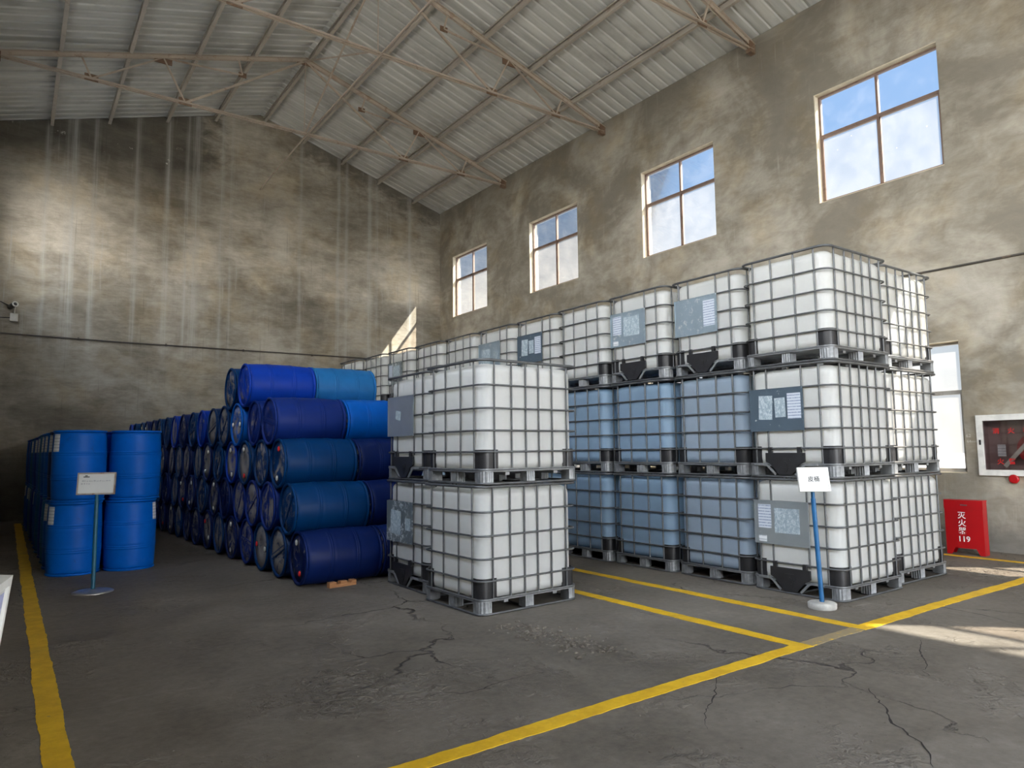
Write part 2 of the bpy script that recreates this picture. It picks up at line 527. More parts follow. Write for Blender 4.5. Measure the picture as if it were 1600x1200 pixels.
# ------------------------------------------------------------------ windows
M_frame = steel_paint('brown window frame', (.20, .135, .105), (.12, .07, .05), .3)
M_frame_alu = steel_paint('dusty aluminium frame', (.50, .48, .44), (.33, .29, .24), .3, .5)
def glass(name, clear):
    m, g = new_mat(name)
    o = g.obj()
    tr = g.n('ShaderNodeBsdfTransparent', {0: (.93, .96, .97, 1) if clear else (.90, .845, .78, 1)})
    gl = g.n('ShaderNodeBsdfGlossy', {0: (1, 1, 1, 1), 1: .03})
    lw = g.n('ShaderNodeFresnel', {0: 1.4})
    a = g.n('ShaderNodeMixShader', {0: g.m('MULTIPLY', lw, .6), 1: tr, 2: gl})
    dust_n = g.noise(o, 2.6, 6, .65)
    sp = g.n('ShaderNodeTexVoronoi', {'Vector': o, 'Scale': 5.0}, out=0)
    spots = g.m('MULTIPLY', g.rng(sp, .05, .035), .5)
    tl = g.n('ShaderNodeBsdfTranslucent', {0: (.58, .54, .48, 1)})
    df = g.n('ShaderNodeBsdfDiffuse', {0: (.60, .60, .58, 1)})
    dust = g.n('ShaderNodeMixShader', {0: .35, 1: tl, 2: df})
    if clear:
        fac = g.m('MULTIPLY', g.rng(dust_n, .4, .8), .05)
    else:
        fac = g.m('ADD', g.rng(dust_n, .3, .7, .10, .16), spots)
    sh = g.n('ShaderNodeMixShader', {0: fac, 1: a, 2: dust})
    g.n('ShaderNodeOutputMaterial', {0: sh})
    return m
M_glass = glass('clear pane', True)
M_frost = glass('dusty pane', False)

def window(n, y0, y1, z0, zm, z1, xin, sgn, low=False):
    """frame set in the opening; sgn +1 right wall, -1 left wall"""
    xf = xin + sgn * .14
    mat = M_frame_alu if low else M_frame
    w = .045
    ym = (y0 + y1) / 2 + (-.02)
    b = MB()
    x0, x1 = sorted((xf - sgn * .02, xf + sgn * .04))
    b.box((x0, y0, z0), (x1, y0 + w, z1)); b.box((x0, y1 - w, z0), (x1, y1, z1))
    b.box((x0, y0 + w, z0), (x1, y1 - w, z0 + w)); b.box((x0, y0 + w, z1 - w), (x1, y1 - w, z1))
    b.box((x0, y0 + w, zm - .03), (x1, y1 - w, zm + .03))
    b.box((x0, ym - .022, z0 + w), (x1, ym + .022, zm - .03)); b.box((x0, ym - .018, zm + .03), (x1, ym + .018, z1 - w))
    o = struct('window_%d' % n, b.mesh('frame', mat), None)
    for (a, c, d, e, cl) in ((y0 + w, ym - .02, z0 + w, zm - .03, False), (ym + .02, y1 - w, z0 + w, zm - .03, False),
                             (y0 + w, ym - .018, zm + .03, z1 - w, not low), (ym + .018, y1 - w, zm + .03, z1 - w, not low)):
        p = MB()
        p.add([(xf + .01, a, d), (xf + .01, c, d), (xf + .01, c, e), (xf + .01, a, e)], [(0, 1, 2, 3)])
        link('pane', p.mesh('pane', M_glass if cl else M_frost, fix=False), o)
    # sash rail of the sliding lower lights
    s = MB()
    xs = xf - sgn * .012
    for (a, c) in ((y0 + w, ym), (ym, y1 - w)):
        s.box((xs - .012, a, z0 + w), (xs + .012, a + .022, zm - .03)); s.box((xs - .012, c - .022, z0 + w), (xs + .012, c, zm - .03))
        s.box((xs - .012, a, z0 + w), (xs + .012, c, z0 + w + .02))
    link('sash', s.mesh('sash', mat), o)
    # sill and lining boards in the reveal
    l = MB()
    xa, xb = sorted((xin + sgn * .005, xf - sgn * .02))
    l.box((xa, y0, z0 - .0), (xb, y1, z0 + .012)); l.box((xa, y1 - .014, z0 + .012), (xb, y1, z1)); l.box((xa, y0, z1 - .014), (xb, y1 - .014, z1))
    link('reveal_lining', l.mesh('lining', M_reveal), o)
    return o
M_reveal = simple('cream reveal render', (.62, .55, .42), .8)
k = 1
for (a, b_) in WINS_R:
    window(k, a, b_, WZ0, WZM, WZ1, XR, 1); k += 1
for (a, b_) in LOWS:
    window(k, a, b_, LZ0, LZM, LZ1, XR, 1, True); k += 1
for (a, b_, c_, d_, e_) in WINS_L_UNSEEN:
    window(k, a, b_, c_, d_, e_, XL, -1, a > 8); k += 1  # farther unseen ones get dusty panes to dim the pool on the gable

# ------------------------------------------------------------------ roof steel
PURL = [.46, 1.65, 2.95, 4.13, 5.42, 6.54, 7.72, 8.89, 10.11]
pn = ['nearest the left wall', 'second from the left wall', 'third from the left wall', 'fourth from the left wall', 'under the ridge',
      'first to the right of the ridge', 'second to the right of the ridge', 'third to the right of the ridge', 'nearest the window wall']
for x, nm in zip(PURL, pn):
    b = MB()
    t = zr(x) - .004
    s_ = -SL if x > XC else SL
    w, h, th = .07, .15, .012
    # channel: web and two flanges
    b.box((x + w / 2 - th, YB, t - h), (x + w / 2, YG, t)); b.box((x - w / 2, YB, t - th), (x + w / 2 - th, YG, t)); b.box((x - w / 2, YB, t - h), (x + w / 2 - th, YG, t - h + th))
    b.box((x - w / 2, YB, t - h + th), (x - w / 2 + .006, YG, t - h + .028)); b.box((x - w / 2, YB, t - .028), (x - w / 2 + .006, YG, t - th))
    o = link('roof_purlin', b.mesh('purlin', M_purlin))
    tag(o, 'long steel roof purlin under the sheets, ' + nm, 'roof beam', 'roof purlins')

TR_Y = [15.67, 11.60, 7.50, 3.40, -.70, -4.80]
def truss(y, label):
    t = thing('roof_truss', label, 'roof truss', (0, y, 0), 0, 'steel roof trusses')
    zt = lambda x: zr(x) - .21
    BZ = 8.955
    b = MB()
    for sx in (1, -1):
        xe = XR - .01 if sx > 0 else XL + .01
        p, q = (XC, 0, zt(XC)), (xe, 0, zt(xe))
        link('top_chord', MB().bar((p[0], -.022, p[2] + .02), (q[0], -.022, q[2] + .02), .01, .075).bar((p[0], .022, p[2] + .02), (q[0], .022, q[2] + .02), .01, .075)
             .bar((p[0], -.045, p[2] + .058), (q[0], -.045, q[2] + .058), .055, .008).bar((p[0], .045, p[2] + .058), (q[0], .045, q[2] + .058), .055, .008).mesh('tc', M_truss), t)
        X = lambda d: XC + sx * d
        mem = [('web_diagonal', (X(0), zt(XC)), (X(2.59), BZ), .045), ('web_strut', (X(3.04), zt(X(3.04))), (X(2.59), BZ), .03),
               ('web_tie', (X(3.04), zt(X(3.04))), (X(4.32), BZ), .028), ('web_strut', (X(4.50), zt(X(4.50))), (X(4.32), BZ), .03),
               ('web_tie', (X(1.43), 9.94), (X(3.04), zt(X(3.04))), .028), ('web_strut', (X(1.52), zt(X(1.52))), (X(1.43), 9.94), .03)]
        for nm, a, c, w in mem:
            m_ = MB().bar((a[0], -.015, a[1]), (c[0], -.015, c[1]), .006, w).bar((a[0], .015, a[1]), (c[0], .015, c[1]), .006, w).bar((a[0], .0, a[1] + w / 2), (c[0], .0, c[1] + w / 2), w * .9, .006)
            link(nm, m_.mesh(nm, M_truss), t)
        for cx, cz, w, h in ((X(2.59), BZ + .02, .26, .15), (X(4.32), BZ + .02, .24, .14), (X(3.04), zt(X(3.04)) - .05, .34, .16), (X(1.43), 9.94, .17, .11)):
            link('gusset_plate', MB().box((cx - w / 2, -.008, cz - h / 2), (cx + w / 2, .008, cz + h / 2)).mesh('gus', M_gusset), t)
        # heel plate on the wall
        hx = (xe - .16) if sx > 0 else xe
        link('heel_plate', MB().prism([(hx, BZ - .10), (hx + .16, BZ - .10), (hx + .16, zt(xe) + .08), (hx, zt(xe) + .10)], 'y', -.05, .05).mesh('heel', M_gusset), t)
    bc = MB()
    for dy in (-.02, .02):
        bc.bar((XL + .05, dy, BZ), (XR - .05, dy, BZ), .008, .05)
        bc.bar((XL + .05, dy * 1.9, BZ - .024), (XR - .05, dy * 1.9, BZ - .024), .035, .006)
    link('bottom_chord', bc.mesh('bc', M_truss), t)
    link('king_rod', MB().tube([(XC, 0, zt(XC)), (XC, 0, BZ)], .011, 8).mesh('kr', M_truss), t)
    link('gusset_plate', MB().box((XC - .2, -.009, zt(XC) - .1), (XC + .2, .009, zt(XC) + .03)).mesh('gus', M_gusset), t)
    return t
tl = ['steel roof truss nearest the stained gable wall', 'steel roof truss second from the gable wall, ending between the two middle windows',
      'steel roof truss third from the gable wall, ending left of the biggest window', 'steel roof truss above the nearest window bay, out of view overhead',
      'steel roof truss behind the camera position', 'steel roof truss nearest the big doorway']
for y, l_ in zip(TR_Y[:4], tl):
    truss(y, l_)
ys = [YG] + TR_Y + [YB]
for i in range(0, 4):
    z0 = 8.80 if i == 0 else 8.93
    o = link('longitudinal_tie', MB().tube([(XC + .05, ys[i], z0), (XC + .05, ys[i + 1], 8.93)], .017, 8).mesh('tie', M_truss))
    tag(o, ['thin steel tie running from the gable wall to the first truss', 'thin steel tie between the first and second trusses at bottom chord height',
            'thin steel tie between the second and third trusses at bottom chord height', 'thin steel tie in front of the third truss'][i], 'tie rod', 'roof ties')
for (a, b_, za, zb, l_) in ((15.67, 11.6, 10.72, 8.97, 'slanting brace from the top of the first truss down to the second truss'),
                            (15.67, 11.6, 8.97, 10.72, 'slanting brace rising from the bottom of the first truss to the ridge of the second')):
    bx_ = XC - .07 if za > zb else XC + .02
    o = link('cross_brace', MB().bar((bx_, a, za), (bx_, b_, zb), .035, .006).bar((bx_ + .017, a, za), (bx_ + .017, b_, zb), .006, .035).mesh('brace', M_truss))
    tag(o, l_, 'brace', 'roof cross braces')

# ------------------------------------------------------------------ painted floor lines (thin ragged strips)
def stripe(n, p, q, w, mat):
    p, q = Vector((*p, 0)), Vector((*q, 0))
    d = (q - p); L = d.length; d.normalize()
    s = Vector((-d.y, d.x, 0))
    k = max(2, int(L / .035))
    rnd = random.Random(n)
    vs, fs = [], []
    l1 = l2 = 0
    for i in range(k + 1):
        c = p + d * (L * i / k)
        l1 = l1 * .8 + rnd.uniform(-.004, .004); l2 = l2 * .8 + rnd.uniform(-.004, .004)
        a, b_ = c + s * (w / 2 + l1), c - s * (w / 2 + l2)
        zt_ = .002 + .0004 * n
        vs += [(a.x, a.y, zt_), (b_.x, b_.y, zt_), (a.x, a.y, .0002), (b_.x, b_.y, .0002)]
    for i in range(k):
        j = 4 * i
        fs += [(j, j + 1, j + 5, j + 4), (j, j + 4, j + 6, j + 2), (j + 1, j + 3, j + 7, j + 5)]
    b = MB(); b.add(vs, fs)
    o = struct('trim_%d' % n, b.mesh('stripe', mat))
    tag(o, None, None)
    return o
stripe(1, (.255, 4.0), (.20, 18.7), .125, M_paint)
stripe(9, (.29, -6), (.255, 4.0), .125, M_paint)
stripe(2, (5.71, 3.10), (5.71, 16.0), .12, M_paint)
stripe(3, (4.85, 3.10), (4.85, 9.0), .12, M_paint)
stripe(4, (-.3, 3.05), (4.91, 3.10), .115, M_paint)
stripe(5, (4.91, 3.10), (5.65, 3.105), .105, M_paint_worn)
stripe(6, (5.65, 3.105), (7.05, 3.10), .12, M_paint)
stripe(7, (7.05, 3.10), (10.2, 3.05), .12, M_paint)
stripe(8, (10.33, -4), (10.33, 18), .10, M_paint)

CRACKS = [(0.014, [(4.335, 2.342), (4.232, 2.239), (4.148, 2.171), (4.107, 2.114), (3.994, 2.044), (3.893, 1.985), (3.866, 1.919), (3.797, 1.849), (3.767, 1.773), (3.675, 1.703), (3.522, 1.614)]), (0.014, [(7.105, 3.500), (6.976, 3.206), (6.990, 2.992), (6.933, 2.662), (6.786, 2.331)]), (0.01, [(2.910, 3.799), (2.715, 3.819), (2.606, 3.808), (2.431, 3.762), (2.300, 3.776), (2.218, 3.868), (2.113, 3.837), (1.981, 3.831)]), (0.01, [(5.707, 2.639), (5.353, 2.490), (5.087, 2.322), (4.947, 2.292), (4.871, 2.219)]), (0.008, [(3.049, 2.521), (3.214, 2.675), (3.513, 2.832), (3.758, 3.014), (3.912, 3.058)])]
M_crack = simple('crack shadow', (.022, .018, .014), .95)
def crack(n, pts, w):
    rnd = random.Random(n * 7)
    P = []
    for a, c in zip(pts, pts[1:]):
        a, c = Vector(a), Vector(c)
        k = max(2, int((c - a).length / .03))
        for i in range(k):
            P.append(a.lerp(c, i / k) + Vector((rnd.uniform(-.008, .008), rnd.uniform(-.008, .008))))
    P.append(Vector(pts[-1]))
    vs, fs = [], []
    for i, p in enumerate(P):
        t = min(i, len(P) - 1 - i) / max(1, len(P) - 1) * 2
        ww = w * (.25 + .75 * t) * rnd.uniform(.5, 1.4)
        d = (P[min(i + 1, len(P) - 1)] - P[max(i - 1, 0)]).normalized()
        q = Vector((-d.y, d.x)) * ww / 2
        vs += [(p.x + q.x, p.y + q.y, .0015), (p.x - q.x, p.y - q.y, .0015)]
    for i in range(len(P) - 1):
        fs.append((2 * i, 2 * i + 1, 2 * i + 3, 2 * i + 2))
    b = MB(); b.add(vs, fs)
    struct('trim_%d' % n, b.mesh('crack', M_crack, fix=False))
for i, (w_, pts_) in enumerate(CRACKS):
    crack(20 + i, pts_, w_)

# ------------------------------------------------------------------ IBC totes
IW, ID, IH = 1.008, 1.185, 1.16          # width across the valve face (y), depth (x), stacking height

def plastic_tank(name='milky tank plastic', tint=(1, 1, 1), kk=1.0):
    m, g = new_mat(name)
    o = g.obj()
    f = g.noise(o, 2.5, 4)
    rnd = g.n('ShaderNodeObjectInfo', out=5)
    c = g.mix(g.rng(f, .3, .7), (.72, .735, .73), (.79, .80, .79))
    dirt = g.m('MULTIPLY', g.rng(g.noise(o, 7, 6, .7), .68, .80), .35)
    c = g.mix(dirt, c, (.45, .42, .36))
    c = g.mix(1.0, c, tuple(v * kk for v in tint), 'MULTIPLY')
    pr = g.n('ShaderNodeBsdfPrincipled', {'Base Color': c, 'Roughness': .42, 'Specular IOR Level': .4})
    tr = g.n('ShaderNodeBsdfTranslucent', {0: (.86 * tint[0] * kk, .85 * tint[1] * kk, .79 * tint[2] * kk, 1)})
    sh = g.n('ShaderNodeMixShader', {0: .45, 1: pr, 2: tr})
    g.n('ShaderNodeOutputMaterial', {0: sh})
    return m
M_tank = plastic_tank()
M_tank_skytint = plastic_tank('skylight-tinted tank plastic', (.52, .73, .98), .84)  # blue skylight cast put into the tank colour, here and in the pale version
M_tank_pale_skytint = plastic_tank('pale skylight-tinted tank plastic', (.66, .80, .98), .84)
M_galv = simple('galvanised cage tube', (.13, .135, .14), .45, .6, .2, 9)
M_galv_rim = simple('galvanised top rim', (.2, .21, .22), .42, .7, .2, 9)
M_pallet = simple('galvanised pallet steel', (.27, .28, .29), .5, .6, .25, 12, .3)
M_black = simple('black moulded plastic', (.018, .018, .020), .4, 0, .2, 8)
M_lid = simple('tank lid', (.05, .05, .055), .5)
M_lid_red = simple('red tank lid', (.45, .03, .03), .5)

def plate_material(name, base, glue, metal):
    m, g = new_mat(name)
    o = g.obj()
    f = g.noise(o, 16, 7, .75, .5)
    msk = g.m('MULTIPLY', g.rng(f, .60 - glue, .66 - glue), g.rng(g.noise(o, 3.0, 3), .42, .52))
    c = g.mix(g.rng(g.noise(o, 3, 4), .3, .7), tuple(v * .9 for v in base), base)
    c = g.mix(msk, c, (.62, .66, .66))
    return finish(m, g, c, .35, metal, f, .1, .003)
M_plates = [plate_material('slate label plate', (.085, .12, .155), .0, .2), plate_material('bare zinc label plate', (.42, .47, .50), -.02, .65),
            plate_material('glue-spotted label plate', (.16, .19, .20), .10, .3), plate_material('light zinc label plate', (.36, .45, .52), .06, .55)]

def paper_material(name, base, ink, lines):
    m, g = new_mat(name)
    o = g.obj()
    sp = g.n('ShaderNodeSeparateXYZ', {0: o}); Z = g.last.outputs[2]; Y = g.last.outputs[1]
    if lines:
        w = g.m('FRACT', g.m('MULTIPLY', Z, lines))
        row = g.m('MULTIPLY', g.rng(w, .30, .36), g.rng(w, .70, .62))
        brk = g.rng(g.noise(g.scaled(o, (0, 160, 40)), 1.0, 3), .38, .5)
        c = g.mix(g.m('MULTIPLY', g.m('MULTIPLY', row, brk), .85), base, ink)
    else:
        f = g.noise(g.scaled(o, (1, 1.6, 1)), 26, 6, .7, 1.0)
        c = g.mix(g.rng(f, .42, .62), base, ink)
    return finish(m, g, c, .6)
M_paper = paper_material('printed paper', (.52, .57, .64), (.12, .16, .28), 34)
M_paper2 = paper_material('torn film sticker', (.26, .33, .38), (.48, .55, .58), 0)
M_paper3 = paper_material('white drum label', (.66, .68, .70), (.35, .38, .42), 26)

def rrect(x0, y0, x1, y1, r, n=6):
    pts = []
    for cx, cy, a0 in ((x1 - r, y1 - r, 0), (x0 + r, y1 - r, pi / 2), (x0 + r, y0 + r, pi), (x1 - r, y0 + r, 3 * pi / 2)):
        for k in range(n + 1):
            a = a0 + pi / 2 * k / n
            pts.append((cx + r * cos(a), cy + r * sin(a)))
    return pts

RAILS = [.30, .495, .70, .915]
XB = [.15, .35, .52, .68, .85, 1.04]             # vertical bars along the depth
YP = [.15, .375, .64, .86]                      # plain face
YV = [.155, .345, .745, .895]                     # valve face, counted from the camera-side corner

def tank_mesh():
    """bulging blow-moulded bottle, inside the cage"""
    b = MB()
    x0, y0, x1, y1 = .031, .031, ID - .031, IW - .031
    zs = []
    prof = [(.135, .10), (.138, .045), (.155, .015), (.19, 0)]
    prof += [(.19 + (1.045 - .19) * i / 34, 0) for i in range(1, 35)]
    prof += [(1.045 + .075 * sin(a), .085 * (1 - cos(a))) for a in (.35, .7, 1.0, 1.25, 1.45)] + [(1.122, .16)]
    base = []
    R = .12
    nseg = 26
    # dense loop around a rounded rectangle
    corners = [(x1 - R, y1 - R, 0), (x0 + R, y1 - R, pi / 2), (x0 + R, y0 + R, pi), (x1 - R, y0 + R, 3 * pi / 2)]
    for ci, (cx, cy, a0) in enumerate(corners):
        for k in range(9):
            a = a0 + pi / 2 * k / 8
            base.append((cx + R * cos(a), cy + R * sin(a), cos(a), sin(a), 0))
        nx_, ny_, na = corners[(ci + 1) % 4]
        p0 = Vector((cx + R * cos(a0 + pi / 2), cy + R * sin(a0 + pi / 2)))
        p1 = Vector((nx_ + R * cos(na), ny_ + R * sin(na)))
        nrm = (cos(a0 + pi / 2), sin(a0 + pi / 2))
        for k in range(1, nseg):
            p = p0.lerp(p1, k / nseg)
            base.append((p.x, p.y, nrm[0], nrm[1], 1))
    n = len(base)
    vs = []
    lim = [.14] + RAILS + [1.11]
    for z, inset in prof:
        # vertical pillow between the rails
        bz = 0
        for a, c in zip(lim, lim[1:]):
            if a <= z <= c:
                bz = sin(pi * (z - a) / (c - a))
        for (x, y, nx, ny, flat) in base:
            bulge = 0
            if flat:
                bars = [0.05] + (XB if abs(ny) > .5 else YP) + [(ID if abs(ny) > .5 else IW) - .05]
                t = x if abs(ny) > .5 else y
                for a, c in zip(bars, bars[1:]):
                    if a <= t <= c:
                        bulge = sin(pi * (t - a) / (c - a)) ** .7 * (.35 + .65 * bz) * .0085
                bulge *= 1 if inset < .02 else 0
                groove = 0
                if z > .93 and abs(ny) > .5:      # flutes at the shoulder
                    bulge += -.012 * (1 - abs(sin(pi * (t - bars[0]) / .17))) * min(1, (z - .93) / .06)
            vs.append((x - nx * inset + nx * bulge, y - ny * inset + ny * bulge, z))
    fs = []
    for i in range(len(prof) - 1):
        for k in range(n):
            l = (k + 1) % n
            fs.append((i * n + k, i * n + l, (i + 1) * n + l, (i + 1) * n + k))
    b.add(vs, fs, True)
    b.add(vs[:n], [tuple(range(n))[::-1]])
    b.add(vs[-n:], [tuple(range(n))])
    return b.mesh('tank', M_tank)

def cage_mesh(valve):
    b = MB()
    r = .0092
    for z in [.135] + RAILS:
        pts = [(x, y, z) for x, y in rrect(.004, .004, ID - .004, IW - .004, .095)]
        if valve and z in RAILS and abs(z - .70) < .01:
            # the middle rail is cut for the plate on the valve face (x = 0)
            loop = [p for p in pts if not (p[0] < .01)]
            # open path starting and ending beside the plate
            i0 = next(i for i, p in enumerate(pts) if p[0] < .01 and p[1] < IW / 2)
            seq = pts[i0:] + pts[:i0]
            seq = [(.004, .335, z)] + seq
            seq = [s_ for s_ in seq]
            b.tube([(.004, .335, z)] + [q for q in pts[i0:]] + [q for q in pts[:i0 - 0]] [:i0], r, 6)
        else:
            b.tube(pts, r, 6, True)
    pts = [(x, y, IH - .017) for x, y in rrect(-.004, -.004, ID + .004, IW + .004, .10)]
    b.tube(pts, .0135, 7, True)
    zb, zt = .118, IH - .02
    for x in XB:
        for y in (.014, IW - .014):
            b.tube([(x, y, zb), (x, y, zt)], r, 6)
    for y in YP:
        b.tube([(ID - .014, y, zb), (ID - .014, y, zt)], r, 6)
    if valve:
        for y in YV:
            if y in (.345, .745):
                b.tube([(.014, y, .90), (.014, y, zt)], r, 6)
                b.tube([(.014, y, .27), (.014, y, .50)], r, 6)
            elif y == .895:
                b.tube([(.014, y, .90), (.014, y, zt)], r, 6)
                b.tube([(.014, y, zb), (.014, y, .50)], r, 6)
            else:
                b.tube([(.014, y, zb), (.014, y, zt)], r, 6)
    else:
        for y in YP:
            b.tube([(.014, y, zb), (.014, y, zt)], r, 6)
    return b.mesh('cage', M_galv)

def deck_mesh(valve):
    b = MB()
    # steel tray with rolled lip
    lo = rrect(.035, .035, ID - .035, IW - .035, .08)
    hi = rrect(.0, .0, ID, IW, .095)
    n = len(lo)
    vs = [(x, y, .128) for x, y in lo] + [(x, y, .148) for x, y in hi] + [(x, y, .120) for x, y in hi] + [(x, y, .112) for x, y in lo]
    fs = []
    for q in range(3):
        for k in range(n):
            l = (k + 1) % n
            fs.append((q * n + k, q * n + l, (q + 1) * n + l, (q + 1) * n + k))
    fs += [tuple(range(n))[::-1], tuple(range(3 * n, 4 * n))]
    b.add(vs, fs)
    # cross ribs under the tray
    for t in (.3, .6, .9):
        b.box((t * ID / 1.2 + .0, .05, .085), (t * ID / 1.2 + .05, IW - .05, .113))
    return b.mesh('deck', M_pallet)

def runner_mesh(valve):
    b = MB()
    pts = [(x, y, .0115) for x, y in rrect(.008, .008, ID - .008, IW - .008, .085)]
    b.tube(pts, .011, 6, True)
    b.tube([(ID / 2 - .02, .01, .0115), (ID / 2 - .02, IW - .01, .0115)], .011, 6)
    b.tube([(.01, IW / 2, .0115), (ID - .01, IW / 2, .0115)], .011, 6)
    return b.mesh('runner', M_galv)

def foot_mesh(w, d, ribs=3):
    """sheet steel block with vertical corrugations, centred on origin"""
    b = MB()
    pts = []
    def edge(p, q, n):
        for i in range(n):
            t = i / n
            c = (p[0] + (q[0] - p[0]) * t, p[1] + (q[1] - p[1]) * t)
            nx, ny = q[1] - p[1], -(q[0] - p[0])
            L = sqrt(nx * nx + ny * ny)
            k = .006 if i % 2 else 0
            pts.append((c[0] - nx / L * k, c[1] - ny / L * k))
    a, c = w / 2, d / 2
    edge((-a, -c), (a, -c), 8); edge((a, -c), (a, c), 8); edge((a, c), (-a, c), 8); edge((-a, c), (-a, -c), 8)
    b.prism(pts, 'z', .012, .124)
    b.prism([(x * .8, y * .8) for x, y in pts], 'z', .008, .0125)
    me = b.mesh('foot', M_pallet)
    return me

def guard_mesh():
    """black corner protector bulging outwards, corner at origin reaching to +x,+y"""
    b = MB()
    n = 10
    outer = []
    R = .085
    L = .195
    pts = [(L, .0)] + [(R - R * sin(pi / 2 * k / n), R - R * cos(pi / 2 * k / n)) for k in range(n + 1)] + [(.0, L * .85)]
    vs = []
    for (z, off) in ((.142, .028), (.15, .0245), (.21, .0235), (.27, .024), (.305, .0245), (.32, .0235), (.32, .033), (.142, .033)):
        for i, (x, y) in enumerate(pts):
            # push inwards by off, towards the tank
            c = Vector((.3, .3)) - Vector((x, y))
            if i == 0: c = Vector((0, 1))
            elif i == len(pts) - 1: c = Vector((1, 0))
            c.normalize()
            vs.append((x + c.x * off, y + c.y * off, z))
    m_ = len(pts)
    fs = []
    for q in range(8):
        for k in range(m_ - 1):
            a_, b_ = q, (q + 1) % 8
            fs.append((a_ * m_ + k, a_ * m_ + k + 1, b_ * m_ + k + 1, b_ * m_ + k))
    fs += [tuple(q * m_ for q in range(8)), tuple(q * m_ + m_ - 1 for q in range(8))][::1]
    b.add(vs, fs, False)
    return b.mesh('guard', M_black)

def cover_mesh():
    """valve guard: trapezoid board with two hooks, hangs in the valve face plane"""
    b = MB()
    y0, y1 = .335, .775
    b.prism([(y0, .255), (y0, .165), (y0 + .05, .14), (y0 + .155, .03), (y1 - .155, .03), (y1 - .05, .14), (y1, .165), (y1, .255)], 'x', -.012, .010)
    for y in (y0 + .035, y1 - .075):
        b.box((-.016, y, .25), (.012, y + .04, .312))
    # rib outline and a boss, raised
    b.prism([(y0 + .17, .20), (y0 + .15, .17), (y0 + .20, .06), (y1 - .20, .06), (y1 - .15, .17), (y1 - .17, .20)], 'x', -.017, -.010)
    b.prism([(.555 + .035 * cos(a), .135 + .035 * sin(a)) for a in [2 * pi * k / 14 for k in range(14)]], 'x', -.022, -.015)
    return b.mesh('cover', M_black)

def dip_mesh(s_):
    """steel edge of the pallet dipping around the valve outlet"""
    b = MB()
    for s_ in (s_,):
        c = .555
        pts = [(.0, c + s_ * .36, .135), (.0, c + s_ * .235, .135), (.0, c + s_ * .20, .12), (.0, c + s_ * .11, .03)]
        for p, q in zip(pts, pts[1:]):
            b.bar((-.003, p[1], p[2]), (-.003, q[1], q[2]), .02, .016, (1, 0, 0))
    return b.mesh('dip', M_pallet)

def plate_mesh(mat):
    b = MB()
    b.box((-.0105, .325, .485), (-.0075, .935, .915))
    # folded edges
    for a, c in (((-.014, .32, .478), (-.004, .94, .49)), ((-.014, .32, .91), (-.004, .94, .922)), ((-.014, .32, .49), (-.004, .33, .91)), ((-.014, .93, .49), (-.004, .94, .91))):
        b.box(a, c)
    return b.mesh('plate', mat)

def sticker_mesh(y0, z0, w, h, mat, tilt=0.0):
    b = MB()
    c = (y0 + w / 2, z0 + h / 2)
    vs = []
    for x in (-.0125, -.0108):
        for a, d in ((-w / 2, -h / 2), (w / 2, -h / 2), (w / 2, h / 2), (-w / 2, h / 2)):
            vs.append((x, c[0] + a * cos(tilt) - d * sin(tilt), c[1] + a * sin(tilt) + d * cos(tilt)))
    b.add(vs, [(0, 1, 2, 3), (7, 6, 5, 4), (0, 4, 5, 1), (1, 5, 6, 2), (2, 6, 7, 3), (3, 7, 4, 0)])
    return b.mesh('sticker', mat)

ME = {}
ME['tank'] = tank_mesh()
ME['tank_skytint'] = ME['tank'].copy(); ME['tank_skytint'].materials[0] = M_tank_skytint
ME['tank_pale_skytint'] = ME['tank'].copy(); ME['tank_pale_skytint'].materials[0] = M_tank_pale_skytint
for v in (0, 1):
    ME['cage', v] = cage_mesh(v)
    ME['deck', v] = deck_mesh(v)
ME['runner'] = runner_mesh(0)
def corner_foot():
    b = MB()
    a = .06
    pts = []
    Rr = .075
    for k in range(9):
        t = pi + pi / 2 * k / 8
        rr = Rr - (.004 if k % 2 else 0)
        pts.append((-a + Rr + rr * cos(t), -a + Rr + rr * sin(t)))
    for k in range(1, 5):
        pts.append((-a + Rr + (2 * a - Rr) * k / 4, -a + (.004 if k % 2 else 0)))
    pts += [(a, a)]
    for k in range(4, 0, -1):
        pts.append((-a + (.004 if k % 2 else 0), -a + Rr + (2 * a - Rr) * k / 4))
    b.prism(pts, 'z', .014, .122)
    b.prism([(x * .8, y * .8) for x, y in pts], 'z', .004, .0145)
    return b.mesh('foot', M_pallet)
ME['foot'] = corner_foot()
ME['foot_mid'] = foot_mesh(.10, .10)
ME['guard'] = guard_mesh()
ME['cover'] = cover_mesh()
ME['dip', 1] = dip_mesh(1); ME['dip', -1] = dip_mesh(-1)
for i, m_ in enumerate(M_plates):
    ME['plate', i] = plate_mesh(m_)
b = MB(); b.lathe([(.085, 1.119), (.10, 1.121), (.10, 1.142), (.088, 1.150), (.03, 1.150)], 24, center=(ID / 2, IW / 2))
ME['lid'] = b.mesh('lid', M_lid)
ME['lid_red'] = b.mesh('lid', M_lid_red)
# label layouts: (y from camera-side corner, z, w, h, material, tilt); the plate is seen from outside, +y is to the left
STK = {
    'papers': [(.345, .60, .15, .26, M_paper, .0), (.52, .62, .12, .20, M_paper2, -.03), (.67, .60, .16, .25, M_paper2, .04)],
    'sheet': [(.35, .56, .16, .30, M_paper, .0)],
    'sheet_far': [(.74, .64, .15, .24, M_paper, .0), (.80, .50, .09, .06, M_paper3, .0), (.42, .60, .28, .25, M_paper2, .0)],
    'patch': [(.62, .66, .12, .10, M_paper2, .2)],
    'bits': [(.37, .62, .12, .13, M_paper2, .0), (.60, .56, .24, .26, M_paper2, .05)],
    'none': [],
}
ME['stk'] = {k_: [sticker_mesh(*a) for a in v] for k_, v in STK.items()}

